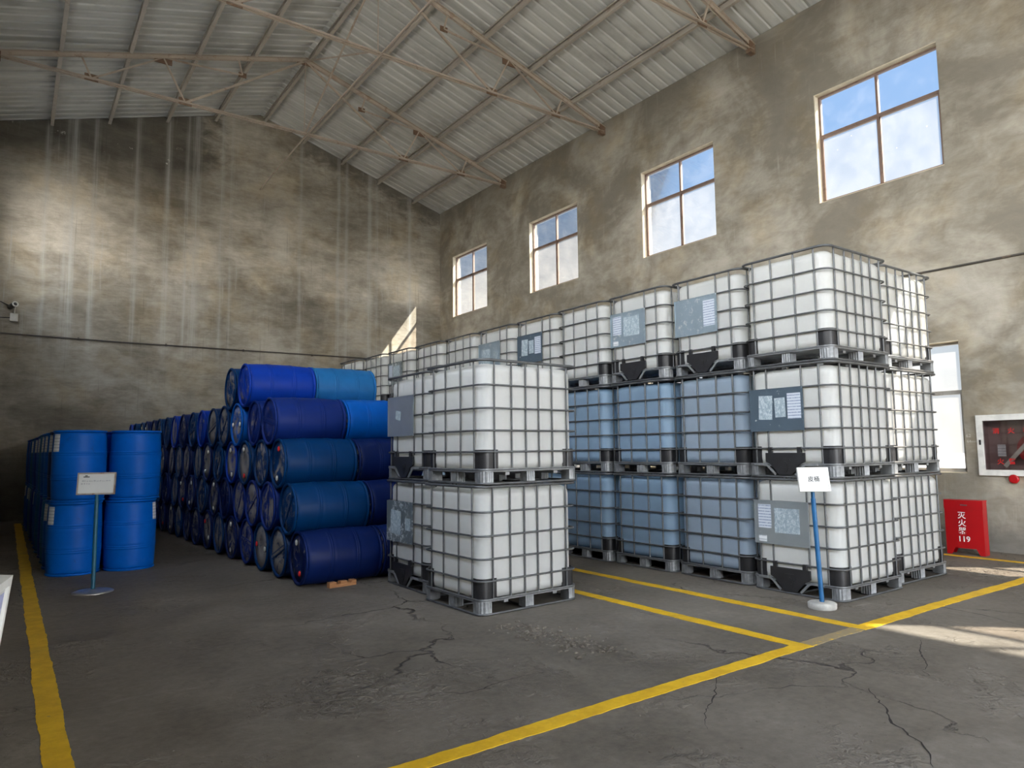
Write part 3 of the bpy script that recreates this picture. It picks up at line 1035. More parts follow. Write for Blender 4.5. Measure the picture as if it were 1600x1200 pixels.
def ibc(loc, label, group, valve=False, plate=0, stk='none', rz=0.0, lid='lid', tank='tank'):
    t = thing('intermediate_bulk_container', label, 'container', loc, rz, group)
    tk = link('tank', ME[tank], t)
    link('screw_lid', ME[lid], tk)
    link('wire_cage', ME['cage', int(valve)], t)
    link('pallet_deck', ME['deck', int(valve)], t)
    link('base_runner', ME['runner'], t)
    for fx in (.068, ID / 2 - .02, ID - .068):
        for fy in (.068, IW / 2, IW - .068):
            mid = not (fx in (.068, ID - .068) and fy in (.068, IW - .068))
            if valve and fx == .068 and fy == IW / 2:
                continue
            ft = link('pallet_foot', ME['foot_mid' if mid else 'foot'], t, (fx, fy, 0))
            if not mid:
                ft.scale = (1 if fx < .5 else -1, 1 if fy < .5 else -1, 1)
    for (x, y, sx_, sy_) in ((0, 0, 1, 1), (ID, 0, -1, 1), (0, IW, 1, -1), (ID, IW, -1, -1)):
        gd = link('corner_guard', ME['guard'], t, (x, y, 0))
        gd.scale = (sx_, sy_, 1)
    if valve:
        link('valve_cover', ME['cover'], t)
        link('pallet_edge_dip', ME['dip', 1], t); link('pallet_edge_dip', ME['dip', -1], t)
        pl = link('label_plate', ME['plate', plate], t)
        for s_ in ME['stk'][stk]:
            link('sticker', s_, pl)
    return t

GX = [6.45, 6.49, 6.43, 6.40, 6.42, 6.38, 6.33, 6.28, 6.20, 6.13, 6.02]
LV = ['bottom level', 'middle level', 'top level']
grp = 'caged tanks stacked along the window wall'
VAL = {(2, 1): (3, 'sheet'), (2, 2): (3, 'sheet_far'), (2, 4): (0, 'papers'), (2, 5): (3, 'bits'), (2, 8): (2, 'sheet_far'), (2, 10): (0, 'none'),
       (1, 0): (0, 'papers'), (0, 0): (1, 'sheet_far')}
rj = random.Random(3)
for k in range(11):
    for lv in range(3):
        v = VAL.get((lv, k))
        pos = ['at the near end', 'second from near end', 'third from near end', 'fourth from near end', 'fifth from near end', 'sixth from near end',
               'seventh from near end', 'eighth from near end', 'third from far end', 'second from far end', 'at the far end'][k]
        look = 'plated caged tank of the long stack' if v else ('skylight-tinted caged tank of the long stack' if lv < 2 and k >= 1 else 'plain white caged tank of the long stack')
        jx, jy = rj.uniform(-.012, .012), rj.uniform(-.0008, .0008)
        ibc((GX[k] + jx, 3.65 + 1.047 * k + jy, IH * lv), '%s, %s, %s' % (look, LV[lv], pos), grp, bool(v), v[0] if v else 0, v[1] if v else 'none', tank=('tank_pale_skytint' if k == 1 else 'tank_skytint') if (lv < 2 and k >= 1) else 'tank')
for lv in range(3):
    ibc((7.68 + .01 * lv, 3.74, IH * lv), 'white caged tank at the right end beside the low window, ' + LV[lv], 'caged tanks beside the low window')
for lv in range(3):
    ibc((5.72, 16.75, IH * lv), 'white caged tank standing alone by the gable wall behind the drums, ' + LV[lv], 'caged tanks by the gable wall')
R2 = radians(2.0)
grp = 'caged tanks of the free-standing block of four'
ibc((3.45, 5.32, 0), 'white caged tank at the near lower corner of the free-standing block', grp, rz=R2)
ibc((3.455, 5.285, IH), 'white caged tank on top at the near corner of the free-standing block', grp, rz=R2, lid='lid_red')
ibc((3.53, 6.43, 0), 'white caged tank with a glue-spotted dark plate, lower one beside the blue drums', grp, True, 2, 'bits', 0)
ibc((3.52, 6.40, IH), 'white caged tank with a bare silver plate, upper one beside the blue drums', grp, True, 1, 'patch', 0)

# ------------------------------------------------------------------ drums
def drum_material(name, col, head, dirt=(.27, .245, .215)):
    m, g = new_mat(name)
    o = g.obj()
    rnd = g.n('ShaderNodeObjectInfo', out=5)
    ov = g.n('ShaderNodeVectorMath', {0: o, 1: g.n('ShaderNodeCombineXYZ', {0: g.m('MULTIPLY', rnd, 37.0), 1: g.m('MULTIPLY', rnd, 19.0), 2: g.m('MULTIPLY', rnd, 53.0)})}, operation='ADD')
    f = g.noise(ov, 3.0, 6, .65, .4)
    c = g.mix(g.rng(f, .3, .7), tuple(v * .82 for v in col), col)
    if head:
        d = g.rng(g.m('ADD', g.noise(ov, 4.5, 7, .7, 1.2), g.m('MULTIPLY', g.m('SUBTRACT', rnd, .5), .18)), .44, .56)
        c = g.mix(g.m('MULTIPLY', d, .9), c, dirt)
        ru = g.rng(g.noise(ov, 6.0, 6, .7, 1.0), .60, .68)
        c = g.mix(g.m('MULTIPLY', ru, .55), c, (.24, .15, .09))
        c = g.mix(g.m('MULTIPLY', g.rng(g.noise(ov, 14, 5, .7), .62, .72), .4), c, (.32, .31, .30))
    else:
        c = g.mix(g.m('MULTIPLY', g.rng(g.noise(ov, 5.0, 6, .75, .8), .60, .74), .35), c, (.020, .028, .05))
        c = g.mix(g.m('MULTIPLY', g.rng(g.noise(g.scaled(ov, (1, 1, .4)), 9, 6, .75), .62, .75), .12), c, (.16, .22, .30))
    return finish(m, g, c, .46 if not head else .6, 0, f, .08, .004, .14)
DCOL = {'navy': (.003, .013, .085), 'deep blue': (.003, .030, .115), 'steel blue': (.0, .032, .125), 'royal blue': (.003, .038, .34), 'bright blue': (.0, .10, .47), 'pale blue': (.015, .13, .34), 'violet blue': (.006, .024, .17)}
DM = {k_: (drum_material(k_ + ' drum', c, False), drum_material(k_ + ' drum head', c, True), drum_material(k_ + ' clean head', c, False)) for k_, c in DCOL.items()}
M_rimdark = simple('drum rim', (.012, .018, .05), .5)
M_cap_red = simple('red bung cap', (.65, .02, .02), .4)
M_cap_white = simple('white bung cap', (.62, .62, .56), .5)
DR, DL = .305, .90

def drum_shell(h, kind, mats):
    """kind 0: bottom head with a moulded diagonal bar, 1: top head. seen head at z = 0 side"""
    b = MB()
    def body(z):
        t = z / h
        return .284 + .018 * sin(pi * min(1, max(0, t))) ** .6
    prof = [(.284, .035)]
    n = 26
    for i in range(n + 1):
        z = .045 + (h - .09) * i / n
        r = body(z)
        for c_ in (.335, .665):
            d = abs(z / h - c_)
            if d < .028: r += .0035
        prof.append((r, z))
    # hoops
    prof.append((.284, h - .035))
    # insert hoop edges
    extra = []
    for c_ in (.33, .67):
        for dz, dr in ((-.022, 0), (-.018, .004), (-.004, .004), (.0, -.002), (.004, .004), (.018, .004), (.022, 0)):
            z = c_ * h + dz
            extra.append((body(z) + dr, z))
    prof = sorted([p for p in prof if all(abs(p[1] - c_ * h) > .024 for c_ in (.33, .67))] + extra, key=lambda p: p[1])
    b.lathe(prof, 40, cap=False)
    def head(z, s_):
        pr = [(.284, z + s_ * .035), (.268, z + s_ * .030), (.262, z + s_ * .022), (.20, z + s_ * .020), (.195, z + s_ * .016), (.11, z + s_ * .016), (.105, z + s_ * .020), (.0005, z + s_ * .020)]
        b.lathe(pr, 40, mi=1, cap=False)
    head(0, 1)
    head(h, -1)
    if kind == 0:
        b.bar((-.255, 0, .018), (.255, 0, .018), .065, .014, mi=0)
        b.bar((-.25, 0, .011), (.25, 0, .011), .028, .006, mi=1)
    return b.mesh('shell', mats)

def rim_mesh(h, mat):
    b = MB()
    for z, s_ in ((0, 1),):
        b.lathe([(.264, z + s_ * .030), (.266, z + s_ * .003), (.272, z + s_ * .0), (.288, z + s_ * .0), (.296, z + s_ * .004), (.298, z + s_ * .016), (.294, z + s_ * .026), (.284, z + s_ * .032), (.264, z + s_ * .030)], 40, cap=False)
    return b.mesh('rim', mat)

def bung_mesh(mat):
    b = MB()
    b.lathe([(.042, .021), (.042, .004), (.036, .001), (.034, .001)], 20, mi=0)
    b.lathe([(.031, .002), (.031, -.006), (.027, -.009), (.001, -.009)], 18, mi=1)
    b.bar((-.022, 0, -.010), (.022, 0, -.010), .007, .004, mi=1)
    return b.mesh('bung', [M_black, mat])
BUNG = {'red': bung_mesh(M_cap_red), 'white': bung_mesh(M_cap_white)}
SH, RM = {}, {}
def drum(name_label, group, loc, col, kind, ang, lying, h, caps=('white', 'white'), clean=False):
    t = thing('plastic_drum', name_label, 'drum', (0, 0, 0), 0, group)
    a, hd, hc = DM[col]
    if clean: hd = hc
    key = (col, kind, h, clean)
    if key not in SH:
        SH[key] = drum_shell(h, kind, [a, hd])
        RM[key] = rim_mesh(h, a)
    sh = link('shell', SH[key], t)
    rm = link('rim', RM[key], t)
    r2 = link('rim', RM[key], t, (0, 0, h))
    r2.scale = (1, 1, -1)
    kids = [sh, rm]
    for o in kids:
        o.rotation_euler = (0, 0, ang)
    if kind == 1:
        for s_, cp in ((1, caps[0]), (-1, caps[1])):
            bg = link('bung', BUNG[cp], t)
            if lying:
                bg.location = (.175 * s_ * cos(ang), .175 * s_ * sin(ang), .010)
            else:
                bg.location = (.175 * s_ * cos(ang), .175 * s_ * sin(ang), h - .012)
                bg.rotation_euler = (pi, 0, 0)
    if lying:
        # local z -> world +x ; local x -> world +z ; local y -> world y (mirrored so the head faces -x)
        t.matrix_world = Matrix(((0, 0, 1, loc[0]), (0, 1, 0, loc[1]), (-1, 0, 0, loc[2]), (0, 0, 0, 1)))
    else:
        t.location = loc
    return t

PITCHY, DZ = .64, .519
# (kind, colour, angle in degrees from 'down', caps) for the nearest ones of every layer
SPEC = {
    (0, 0): (1, 'navy', 160, ('white', 'red')), (0, 1): (0, 'deep blue', 70, None), (0, 2): (1, 'steel blue', 95, ('red', 'white')), (0, 3): (0, 'violet blue', 95, None),
    (0, 4): (1, 'navy', 178, ('white', 'white')), (0, 5): (0, 'deep blue', 5, None), (0, 6): (1, 'navy', 130, ('red', 'white')),
    (1, 0): (0, 'steel blue', 40, None), (1, 1): (0, 'violet blue', 5, None), (1, 2): (0, 'violet blue', 60, None), (1, 3): (0, 'violet blue', 35, None), (1, 4): (0, 'navy', 20, None),
    (1, 5): (1, 'navy', 178, ('white', 'white')), (1, 6): (0, 'deep blue', 20, None), (1, 7): (1, 'navy', 20, ('white', 'white')),
    (2, 0): (1, 'steel blue', 188, ('red', 'white')), (2, 1): (0, 'deep blue', -25, None), (2, 2): (1, 'steel blue', 172, ('white', 'red')), (2, 3): (1, 'royal blue', 165, ('white', 'white')),
    (2, 4): (0, 'steel blue', 35, None), (2, 5): (1, 'navy', 30, ('white', 'white')), (2, 6): (0, 'deep blue', 0, None),
    (3, 0): (0, 'violet blue', 100, None), (3, 1): (0, 'violet blue', 30, None), (3, 2): (1, 'bright blue', 90, ('white', 'white')), (3, 3): (0, 'deep blue', 50, None),
    (3, 4): (0, 'deep blue', 75, None), (3, 5): (0, 'royal blue', 10, None), (3, 6): (0, 'steel blue', 80, None), (3, 7): (0, 'navy', 88, None),
}
LN = ['bottom layer', 'second layer', 'third layer', 'fourth layer', 'top layer']
rd = random.Random(11)
YD0 = 7.80
def drum_x(y, lv):
    return 2.64 - .034 * (y - 7.8) - .012 * lv
counts = [17, 17, 16, 16]
for lv in range(4):
    for k in range(counts[lv]):
        y = YD0 + PITCHY * (k + lv * .5)
        kd, col, ang, caps = SPEC.get((lv, k), (None,) * 4)
        if kd is None:
            kd = rd.choice((0, 0, 1)); col = rd.choice(('navy', 'navy', 'deep blue', 'steel blue', 'royal blue' if lv > 2 else 'navy')); ang = rd.uniform(0, 180); caps = ('white', rd.choice(('white', 'red')))
        x = drum_x(y, lv) + (rd.uniform(-.02, .02) if k else 0)
        where = ORD[k] + ' from the near end'
        if k == 0: where = 'nearest the camera'
        drum('%s plastic drum lying on its side, %s, %s' % (col, LN[lv], where), 'blue drums lying in the long pile', (x, y, DR + DZ * lv), col, kd, radians(ang), True, DL, caps or ('white', 'white'))
for k, (col, ang) in enumerate((('royal blue', -30), ('steel blue', -40))):
    y = YD0 + PITCHY * (k + 3)
    drum('%s plastic drum lying on the very top of the pile, %s' % (col, 'nearer one' if k == 0 else 'the one behind it'), 'blue drums on top of the pile',
         (drum_x(y, 4) - .01, y, DR + DZ * 4), col, 0, radians(ang), True, DL)
c2 = ['navy', 'navy', 'navy', 'bright blue']
for lv in range(4):
    for k in range(2):
        y = YD0 + PITCHY * (k + lv * .5)
        drum('%s plastic drum lying end to end behind the front row, %s, %s' % (c2[lv], LN[lv], 'near one' if k == 0 else 'farther one'), 'blue drums of the second row',
             (drum_x(y, lv) + .925, y, DR + DZ * lv), c2[lv], 0, radians(30), True, DL)
for k in range(1):
    y = YD0 + PITCHY * (k + 3)
    drum('dusty pale blue drum lying on top beside the topmost royal blue drum', 'blue drums of the second row', (drum_x(y, 4) + .90, y, DR + DZ * 4), 'pale blue', 0, 0, True, DL, clean=True)
# what that last one lies on
for k in (2,):
    y = YD0 + PITCHY * (k + 1.5)
    drum('deep blue drum of the second row hidden under the pale blue top drum', 'blue drums of the second row', (drum_x(y, 3) + .925, y, DR + DZ * 3), 'deep blue', 0, 0, True, DL)
    for lv in (0, 1, 2):
        y = YD0 + PITCHY * (k + lv * .5)
        drum('deep blue drum of the second row, third from the near end, ' + LN[lv], 'blue drums of the second row', (drum_x(y, lv) + .925, y, DR + DZ * lv), 'deep blue', 0, 0, True, DL)

# standing drums: two files, two levels
SHH = .89
lab_mb = MB()
vs, fs = [], []
for i in range(7):
    a = -.19 + .38 * i / 6
    for z in (.625, .84):
        rr = .284 + .018 * sin(pi * z / SHH) ** .6 + .0015
        vs.append((rr * cos(a), rr * sin(a), z))
for i in range(6):
    fs.append((2 * i, 2 * i + 2, 2 * i + 3, 2 * i + 1))
lab_mb.add(vs, fs, True)
ME['drum_label'] = lab_mb.mesh('drum_label', M_paper3, fix=False)
rs = random.Random(5)
for k in range(13):
    for c in range(2):
        for lv in range(2):
            x = (.70 if c == 0 else 1.335) - .010 * k + rs.uniform(-.012, .012) + (.012 if lv else 0)
            y = 10.47 + .63 * k + rs.uniform(-.01, .01)
            col = 'bright blue' if k == 0 or rs.random() < .6 else ('royal blue' if rs.random() < .5 else 'pale blue')
            if k == 1 and c == 0 and lv == 1: col = 'navy'
            where = ('front' if k == 0 else ORD[k] + ' from the front')
            t = drum('%s plastic drum standing upright, %s level, %s file, %s' % (col, 'upper' if lv else 'lower', 'left' if c == 0 else 'right', where),
                     'blue drums standing in two files', (x, y, SHH * lv), col, 1, rs.uniform(0, 6), False, SHH, clean=True)
            la = radians(208) if c == 0 else radians(rs.uniform(-60, -30))
            if c == 0 and k > 0: la = radians(rs.uniform(190, 225))
            if c == 1 and k == 0: la = radians(-28 if lv == 0 else 20)
            lb = link('paper_label', ME['drum_label'], t, (0, 0, 0), (0, 0, la))

# ------------------------------------------------------------------ text helper
def text_mesh(body, size, mat, depth=.001, align='CENTER', bold=0.0):
    cu = bpy.data.curves.new('txt', 'FONT')
    cu.body = body
    cu.size = size
    cu.extrude = depth
    cu.align_x = align
    cu.offset = bold
    cu.align_y = 'CENTER'
    ob = bpy.data.objects.new('txt', cu)
    COL.objects.link(ob)
    dg = bpy.context.evaluated_depsgraph_get()
    me = bpy.data.meshes.new_from_object(ob.evaluated_get(dg))
    bpy.data.objects.remove(ob)
    me.materials.clear()
    me.materials.append(mat)
    return me
M_red = simple('red enamel', (.40, .004, .008), .35, 0, .06, 3, .03)
M_white_ink = simple('white lettering', (.80, .78, .76), .6)
M_red_ink = simple('red lettering', (.50, .01, .01), .6)
M_black_ink = simple('black lettering', (.03, .03, .03), .6)
M_gray_ink = simple('faded lettering', (.42, .43, .45), .7)
M_white = simple('white painted frame', (.70, .70, .67), .5, 0, .12, 8)
FACE_MX = Matrix(((0, 0, -1), (-1, 0, 0), (0, 1, 0))).to_4x4()   # text facing -x: text right = -y, text up = +z

# ------------------------------------------------------------------ red extinguisher box
t = thing('fire_extinguisher_box', 'red metal fire extinguisher box with white writing standing by the wall', 'extinguisher box', (10.50, 4.445, 0), radians(4))
b = MB()
W_, D_, H_ = .455, .17, .71
b.prism([(0, .0), (0, H_), (-W_, H_), (-W_, 0), (-W_ + .06, 0), (-W_ + .10, .085), (-.10, .085), (-.06, 0)], 'x', 0, .012)
b.prism([(0, .0), (0, H_), (-W_, H_), (-W_, 0), (-W_ + .06, 0), (-W_ + .10, .085), (-.10, .085), (-.06, 0)], 'x', D_ - .012, D_)
b.box((.0125, -.012, 0), (D_ - .0125, 0, H_)); b.box((.0125, -W_, 0), (D_ - .0125, -W_ + .012, H_)); b.box((.0125, -W_ + .012, .085), (D_ - .0125, -.012, .1))
link('body', b.mesh('body', M_red), t)
link('lid', MB().box((-.006, -W_ - .006, H_), (D_ + .006, .006, H_ + .018)).box((-.005, -W_ - .005, H_ - .10), (-.001, .005, H_)).mesh('lid', M_red, bevel=.003), t)
for i, (ch, z, sz) in enumerate((('灭', .518, .098), ('火', .415, .098), ('器', .312, .098), ('119', .205, .10))):
    o = link('lettering', text_mesh(ch, sz, M_white_ink, bold=.0016), t)
    o.matrix_local = Matrix.Translation((-.003, -.205 - (.012 if i == 3 else 0), z)) @ FACE_MX
o = link('latch', MB().box((-.012, -.28, .655), (-.006, -.20, .668)).mesh('latch', M_galv), t)

# ------------------------------------------------------------------ fire hose cabinet in the wall
y0, y1, z0, z1 = CAB
t = thing('fire_hose_cabinet', 'white-framed glass fire hose cabinet let into the wall above the red box', 'hose cabinet', (XR, (y0 + y1) / 2, z0))
yc = (y0 + y1) / 2
def rel(b): return b.xf(Matrix.Translation((-XR, -yc, -z0)))
M_cabin = simple('dark cabinet inside', (.30, .20, .19), .6)
b = MB()
b.box((XR + .20, y0 + .012, z0 + .012), (XR + .215, y1 - .012, z1 - .012)); b.box((XR, y0 + .001, z0 + .001), (XR + .215, y0 + .012, z1 - .001)); b.box((XR, y1 - .012, z0 + .001), (XR + .215, y1 - .001, z1 - .001))
b.box((XR, y0 + .012, z0 + .001), (XR + .215, y1 - .012, z0 + .012)); b.box((XR, y0 + .012, z1 - .012), (XR + .215, y1 - .012, z1 - .001))
link('cabinet_body', rel(b).mesh('cab', M_cabin), t)
b = MB()
fo = .045
b.box((XR - .045, y0 - fo, z0 - fo), (XR - .002, y1 + fo, z0 + .035)); b.box((XR - .045, y0 - fo, z1 - .035), (XR - .002, y1 + fo, z1 + fo))
b.box((XR - .045, y0 - fo, z0 + .035), (XR - .002, y0 + .03, z1 - .035)); b.box((XR - .045, y1 - .03, z0 + .035), (XR - .002, y1 + fo, z1 - .035))
link('door_frame', rel(b).mesh('fr', M_white), t)
m, g = new_mat('cabinet glass')
sh = g.n('ShaderNodeMixShader', {0: .10, 1: g.n('ShaderNodeBsdfTransparent', {0: (.78, .76, .76, 1)}), 2: g.n('ShaderNodeBsdfGlossy', {0: (.9, .9, .9, 1), 1: .06})})
g.n('ShaderNodeOutputMaterial', {0: sh})
b = MB(); b.box((XR - .022, y0 + .03, z0 + .035), (XR - .018, y1 - .03, z1 - .035))
gp = link('glass_pane', rel(b).mesh('gp', m), t)
b = MB(); b.box((XR - .050, y1 - .005, 1.47), (XR - .045, y1 + .018, 1.54))
link('latch', rel(b).mesh('latch', M_black), t)
for s_, yy, zz, sz in (('消', y1 - .19, 1.655, .085), ('火', y1 - .37, 1.655, .085), ('栓', y1 - .55, 1.655, .085), ('火', y1 - .22, 1.235, .085), ('警', y1 - .36, 1.235, .085), ('119', y1 - .56, 1.235, .10)):
    o = link('lettering', text_mesh(s_, sz, M_red_ink, bold=.0015), gp)
    o.matrix_local = Matrix.Translation((-.024, yy - yc, zz - z0)) @ FACE_MX
# things inside: hose reel disc, valve, note
b = MB(); b.lathe([(.20, 0), (.20, .02), (.17, .03), (.17, .07), (.20, .08), (.20, .10)], 32)
b.xf(Matrix.Translation((.09, -.12, .32)) @ Matrix.Rotation(pi / 2, 4, 'Y'))
link('hose_reel', b.mesh('reel', M_red), t)
b = MB(); b.box((.06, yc * 0 + .20, .22), (.063, .30, .38))
link('paper_note', b.mesh('note', M_paper3), t)
b = MB(); b.bar((.05, .22, .08), (.05, -.28, .66), .05, .012, (1, 0, 0))
link('canvas_hose', b.mesh('hose', M_cap_white), t)
# red pipe stub below
b = MB(); b.lathe([(.055, 0), (.06, .02), (.06, .05), (.045, .055)], 20)
b.xf(Matrix.Translation((0, .10, -.085)) @ Matrix.Rotation(-pi / 2, 4, 'Y'))
link('pipe_flange', b.mesh('fl', M_red), t)

# chalk numbers on the wall beside the cabinet
M_chalk = simple('chalk', (.62, .58, .52), .9)
for s_, yy, zz, sz, lb_ in (('62', 4.315, 1.60, .065, 'white handwritten 62 on the wall left of the hose cabinet'), ('64mm', 4.27, 1.52, .055, 'white handwritten 64mm on the wall left of the hose cabinet')):
    o = link('wall_writing', text_mesh(s_, sz, M_chalk, .0006))
    o.matrix_world = Matrix.Translation((XR - .0012, yy, zz)) @ FACE_MX
    tag(o, lb_, 'writing', 'chalk marks beside the cabinet')

# ------------------------------------------------------------------ signs on stands
M_pole = simple('teal painted pole', (.012, .10, .16), .45, 0, .2, 8)
M_pole2 = simple('blue painted pole', (.012, .10, .25), .45, 0, .2, 8)
M_chrome = simple('worn steel disc', (.45, .44, .42), .35, .8, .2, 8)
M_conc = simple('pale concrete disc', (.42, .41, .38), .9, 0, .2, 12, .4)
M_board = simple('white board', (.60, .61, .60), .4, 0, .05, 3)
M_fr_br = steel_paint('worn sign frame', (.42, .38, .34), (.25, .13, .08), .4, .4, .3)
def sign(loc, yaw, tilt, w, h, zc, pole_m, base_m, label, base_r, kind, roll=0.0, fr=None, lean=(0, 0)):
    t = thing('sign_stand', label, 'sign', loc, 0, 'sign stands')
    if kind == 'conc':
        link('base', MB().lathe([(base_r - .004, 0), (base_r, .01), (base_r, .045), (base_r - .012, .055), (.02, .057)], 40).mesh('base', base_m), t)
    else:
        link('base', MB().lathe([(base_r, 0), (base_r, .006), (base_r - .02, .016), (base_r * .6, .024), (.03, .034)], 40).mesh('base', base_m), t)
    link('pole', MB().tube([(0, 0, .02), (*lean, zc - h / 2 + .02)], .017, 12).tube([(0, 0, .03), (lean[0] * .93, lean[1] * .93, zc - h / 2 - .07)], .021, 12).mesh('pole', pole_m), t)
    bd = link('board', MB().box((-w / 2, -.008, -h / 2), (w / 2, .008, h / 2)).mesh('board', M_board), t)
    # board local: x right, -y front, z up
    bd.matrix_local = Matrix.Translation((*lean, zc)) @ Matrix.Rotation(yaw, 4, 'Z') @ Matrix.Rotation(tilt, 4, 'X') @ Matrix.Rotation(roll, 4, 'Y') @ Matrix.Translation((0, -.034, 0))
    f = MB()
    e = .012
    f.box((-w / 2 - e, -.014, h / 2 - .004), (w / 2 + e, .012, h / 2 + e)); f.box((-w / 2 - e, -.014, -h / 2 - e), (w / 2 + e, .012, -h / 2 + .004))
    f.box((-w / 2 - e, -.014, -h / 2 + .004), (-w / 2 + .003, .012, h / 2 - .004)); f.box((w / 2 - .003, -.014, -h / 2 + .004), (w / 2 + e, .012, h / 2 - .004))
    link('board_frame', f.mesh('bf', fr or M_fr_br), bd)
    return t, bd
FRONT = Matrix(((1, 0, 0), (0, 0, -1), (0, 1, 0))).to_4x4()
t, bd = sign((6.12, 3.684, 0), radians(-35.7), radians(-12), .262, .20, 1.163, M_pole2, M_conc, 'white sign on a blue pole with pale round base before the long tank stack', .125, 'conc', 0.0, M_white, (-.030, .021))
o = link('lettering', text_mesh('皮桶', .055, M_black_ink), bd)
o.matrix_local = Matrix.Translation((-.0, -.0095, .0)) @ FRONT
t, bd = sign((.792, 8.896, 0), radians(-20), radians(-8), .35, .215, 1.155, M_pole, M_chrome, 'white framed sign on a teal pole in front of the standing drums', .20, 'steel')
b = MB()
rr_ = random.Random(2)
for row, (zz, xa, xb) in enumerate(((.03, -.14, .13), (.0, -.15, -.07))):
    x = xa
    while x < xb:
        w_ = rr_.uniform(.008, .02)
        b.box((x, -.0092, zz - .008), (x + w_, -.0082, zz + rr_.uniform(-.002, .008)))
        x += w_ + rr_.uniform(.004, .012)
b2 = MB()
b2.box((-.13, -.0092, .068), (-.07, -.0082, .078)); b2.box((-.115, -.0092, .08), (-.09, -.0082, .09))
link('faded_writing', b.mesh('wr', M_gray_ink), bd)
link('printed_mark', b2.mesh('mk', M_black_ink), bd)
# the sign at the left edge of the photograph
m, g = new_mat('violet print')
o_ = g.obj()
f_ = g.noise(o_, 14, 4, .6)
c_ = g.mix(g.rng(f_, .45, .6), (.42, .44, .70), (.60, .62, .78))
c_ = g.mix(g.rng(g.noise(o_, 18, 4), .56, .64), c_, (.55, .12, .40))
finish(m, g, c_, .4)
t, bd = sign((-.077, 1.432, 0), radians(80), radians(6.4), .33, .23, 1.14, M_pole, M_chrome, 'white-edged sign with violet print cut by the left edge of the photo', .14, 'steel', 0, M_white)
link('print_sheet', MB().box((-.150, -.0098, -.100), (.150, -.0085, .100)).mesh('ps', m), bd)

# ------------------------------------------------------------------ surveillance camera on the gable wall
t = thing('surveillance_camera', 'small surveillance camera on the gable wall at the left edge', 'camera', (-.07, YG, 4.62))
M_cw = simple('off-white housing', (.62, .61, .56), .5)
link('junction_box', MB().box((-.075, -.07, -.10), (.075, -.0, .08)).mesh('jb', M_cw, bevel=.006), t)
link('arm', MB().tube([(.0, -.05, .08), (.0, -.10, .15), (.01, -.16, .20)], .016, 8).mesh('arm', M_cw), t)
b = MB(); b.lathe([(.03, -.16), (.055, -.15), (.058, .09), (.055, .10)], 24); b.xf(Matrix.Translation((-.03, -.20, .235)) @ Matrix.Rotation(radians(80), 4, 'X') @ Matrix.Rotation(radians(22), 4, 'Y'))
hd = link('camera_head', b.mesh('hd', M_black), t)
b = MB(); b.lathe([(.040, .098), (.064, .10), (.064, .125), (.040, .125), (.040, .098)], 24, cap=False); b.xf(Matrix.Translation((-.03, -.20, .235)) @ Matrix.Rotation(radians(80), 4, 'X') @ Matrix.Rotation(radians(22), 4, 'Y'))
link('lens_ring', b.mesh('lr', M_cw), hd)
b = MB(); b.tube([(-.03, -.12, .23), (-.12, -.05, .26), (-.25, -.015, .33), (-.50, -.012, .36)], .010, 8); b.tube([(-.07, -.02, -.02), (-.3, -.012, -.03), (-.52, -.012, -.03)], .010, 8)
link('cable', b.mesh('cb', M_black), t)

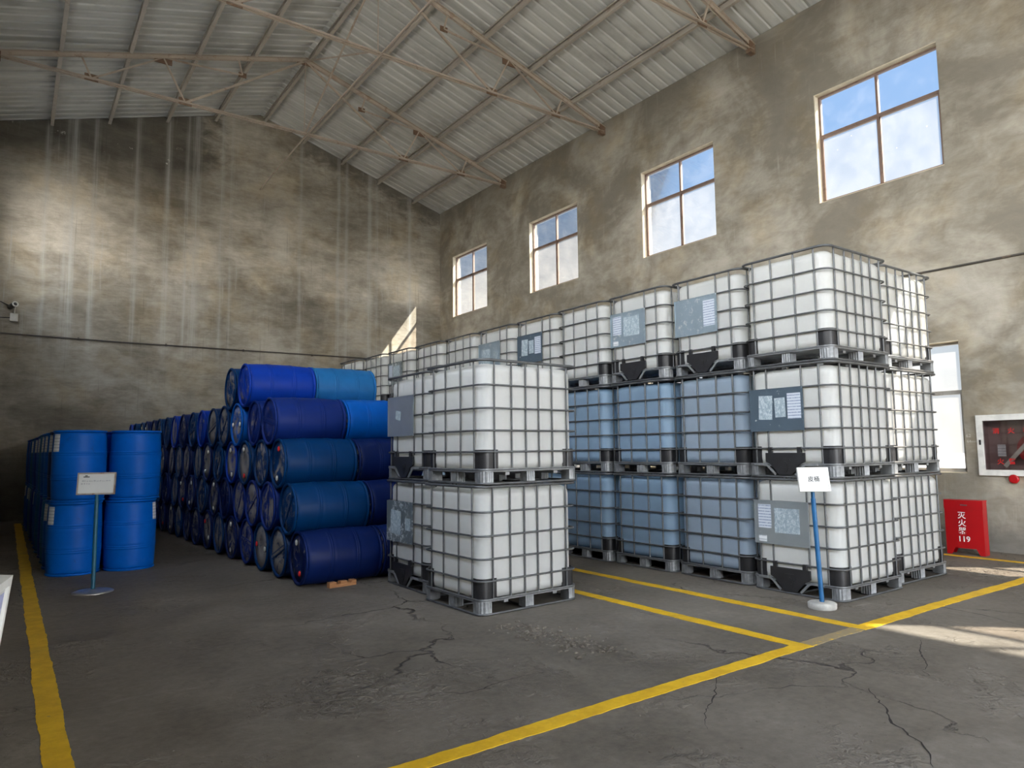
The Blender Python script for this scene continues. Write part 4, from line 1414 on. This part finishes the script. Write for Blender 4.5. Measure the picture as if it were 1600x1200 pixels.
# ------------------------------------------------------------------ conduits on the walls
def conduit(pts, r, mat, label, clips):
    t = link('wall_conduit', MB().tube(pts, r, 8).mesh('cond', mat))
    tag(t, label, 'pipe')
    for c in clips:
        link('pipe_clip', MB().box((c[0] - .02, c[1] - .02, c[2] - .028), (c[0] + .02, c[1] + .02, c[2] + .028)).mesh('clip', mat), t)
    return t
M_dark_steel = steel_paint('dark conduit', (.075, .068, .06), (.14, .10, .07), .2)
conduit([(XL + .03, YG - .025, 4.235), (2, YG - .025, 4.215), (5, YG - .025, 4.225), (8, YG - .025, 4.245), (XR - .03, YG - .025, 4.25)], .017, M_dark_steel,
        'thin dark conduit running across the gable wall', [(x, YG - .02, 4.225) for x in (1.2, 3.1, 5.0, 6.9, 8.8)])
conduit([(XR - .022, 19.2, 4.25), (XR - .022, 8, 4.15), (XR - .022, 4.8, 4.07), (XR - .022, 3.4, 4.055), (XR - .022, -6, 4.05)], .015, M_dark_steel,
        'thin dark conduit running along the window wall above the low windows', [(XR - .02, y, 4.09) for y in (7, 5.5)])

# ------------------------------------------------------------------ small things on the floor
m, g = new_mat('orange timber')
o_ = g.obj()
c_ = g.mix(g.rng(g.noise(g.scaled(o_, (2, 20, 20)), 3, 4), .35, .65), (.30, .13, .05), (.46, .22, .09))
finish(m, g, c_, .8)
t = link('wood_chock', MB().box((-.16, -.035, 0), (.16, .035, .035)).box((-.16, -.035, .035), (-.08, .035, .058)).box((-.03, -.035, .035), (.05, .035, .058)).box((.10, -.035, .035), (.16, .035, .058)).mesh('chock', m), None, (3.04, 7.50, 0), (0, 0, radians(6)))
tag(t, 'short piece of orange-brown timber wedged against the nearest lying drum', 'wood block')

rb = random.Random(21)
b = MB()
def pebble(x, y, s):
    n = 6
    vs, fs = [], []
    for i, (rr, z) in enumerate(((.9, 0), (1.0, .35), (.6, .75))):
        for k in range(n):
            a = 2 * pi * k / n + i * .4
            q = rr * rb.uniform(.7, 1.2) * s
            vs.append((x + q * cos(a), y + q * sin(a), z * s * .8))
    for i in range(2):
        for k in range(n):
            l = (k + 1) % n
            fs.append((i * n + k, i * n + l, (i + 1) * n + l, (i + 1) * n + k))
    fs.append(tuple(range(2 * n, 3 * n)))
    b.add(vs, fs)
for i in range(330):
    t_ = rb.random()
    cx = 3.53 + .25 * rb.gauss(0, .45) + .02 * t_
    cy = 5.0 - 1.15 * t_ + rb.gauss(0, .05)
    pebble(cx + (t_ - .5) * .12, cy, abs(rb.gauss(.008, .008)) + .004)
for i in range(200):
    cx, cy = rb.uniform(3.2, 5.2), rb.uniform(1.6, 3.0)
    pebble(cx, cy, abs(rb.gauss(.002, .002)) + .0015)
for i in range(200):
    cx, cy = rb.uniform(.6, 3.4), rb.uniform(2.2, 4.4)
    pebble(cx, cy, abs(rb.gauss(.002, .003)) + .0015)
o = link('concrete_rubble', b.mesh('rubble', M_floor))
tag(o, 'crumbled concrete bits scattered over the worn floor', 'rubble', None, 'stuff')
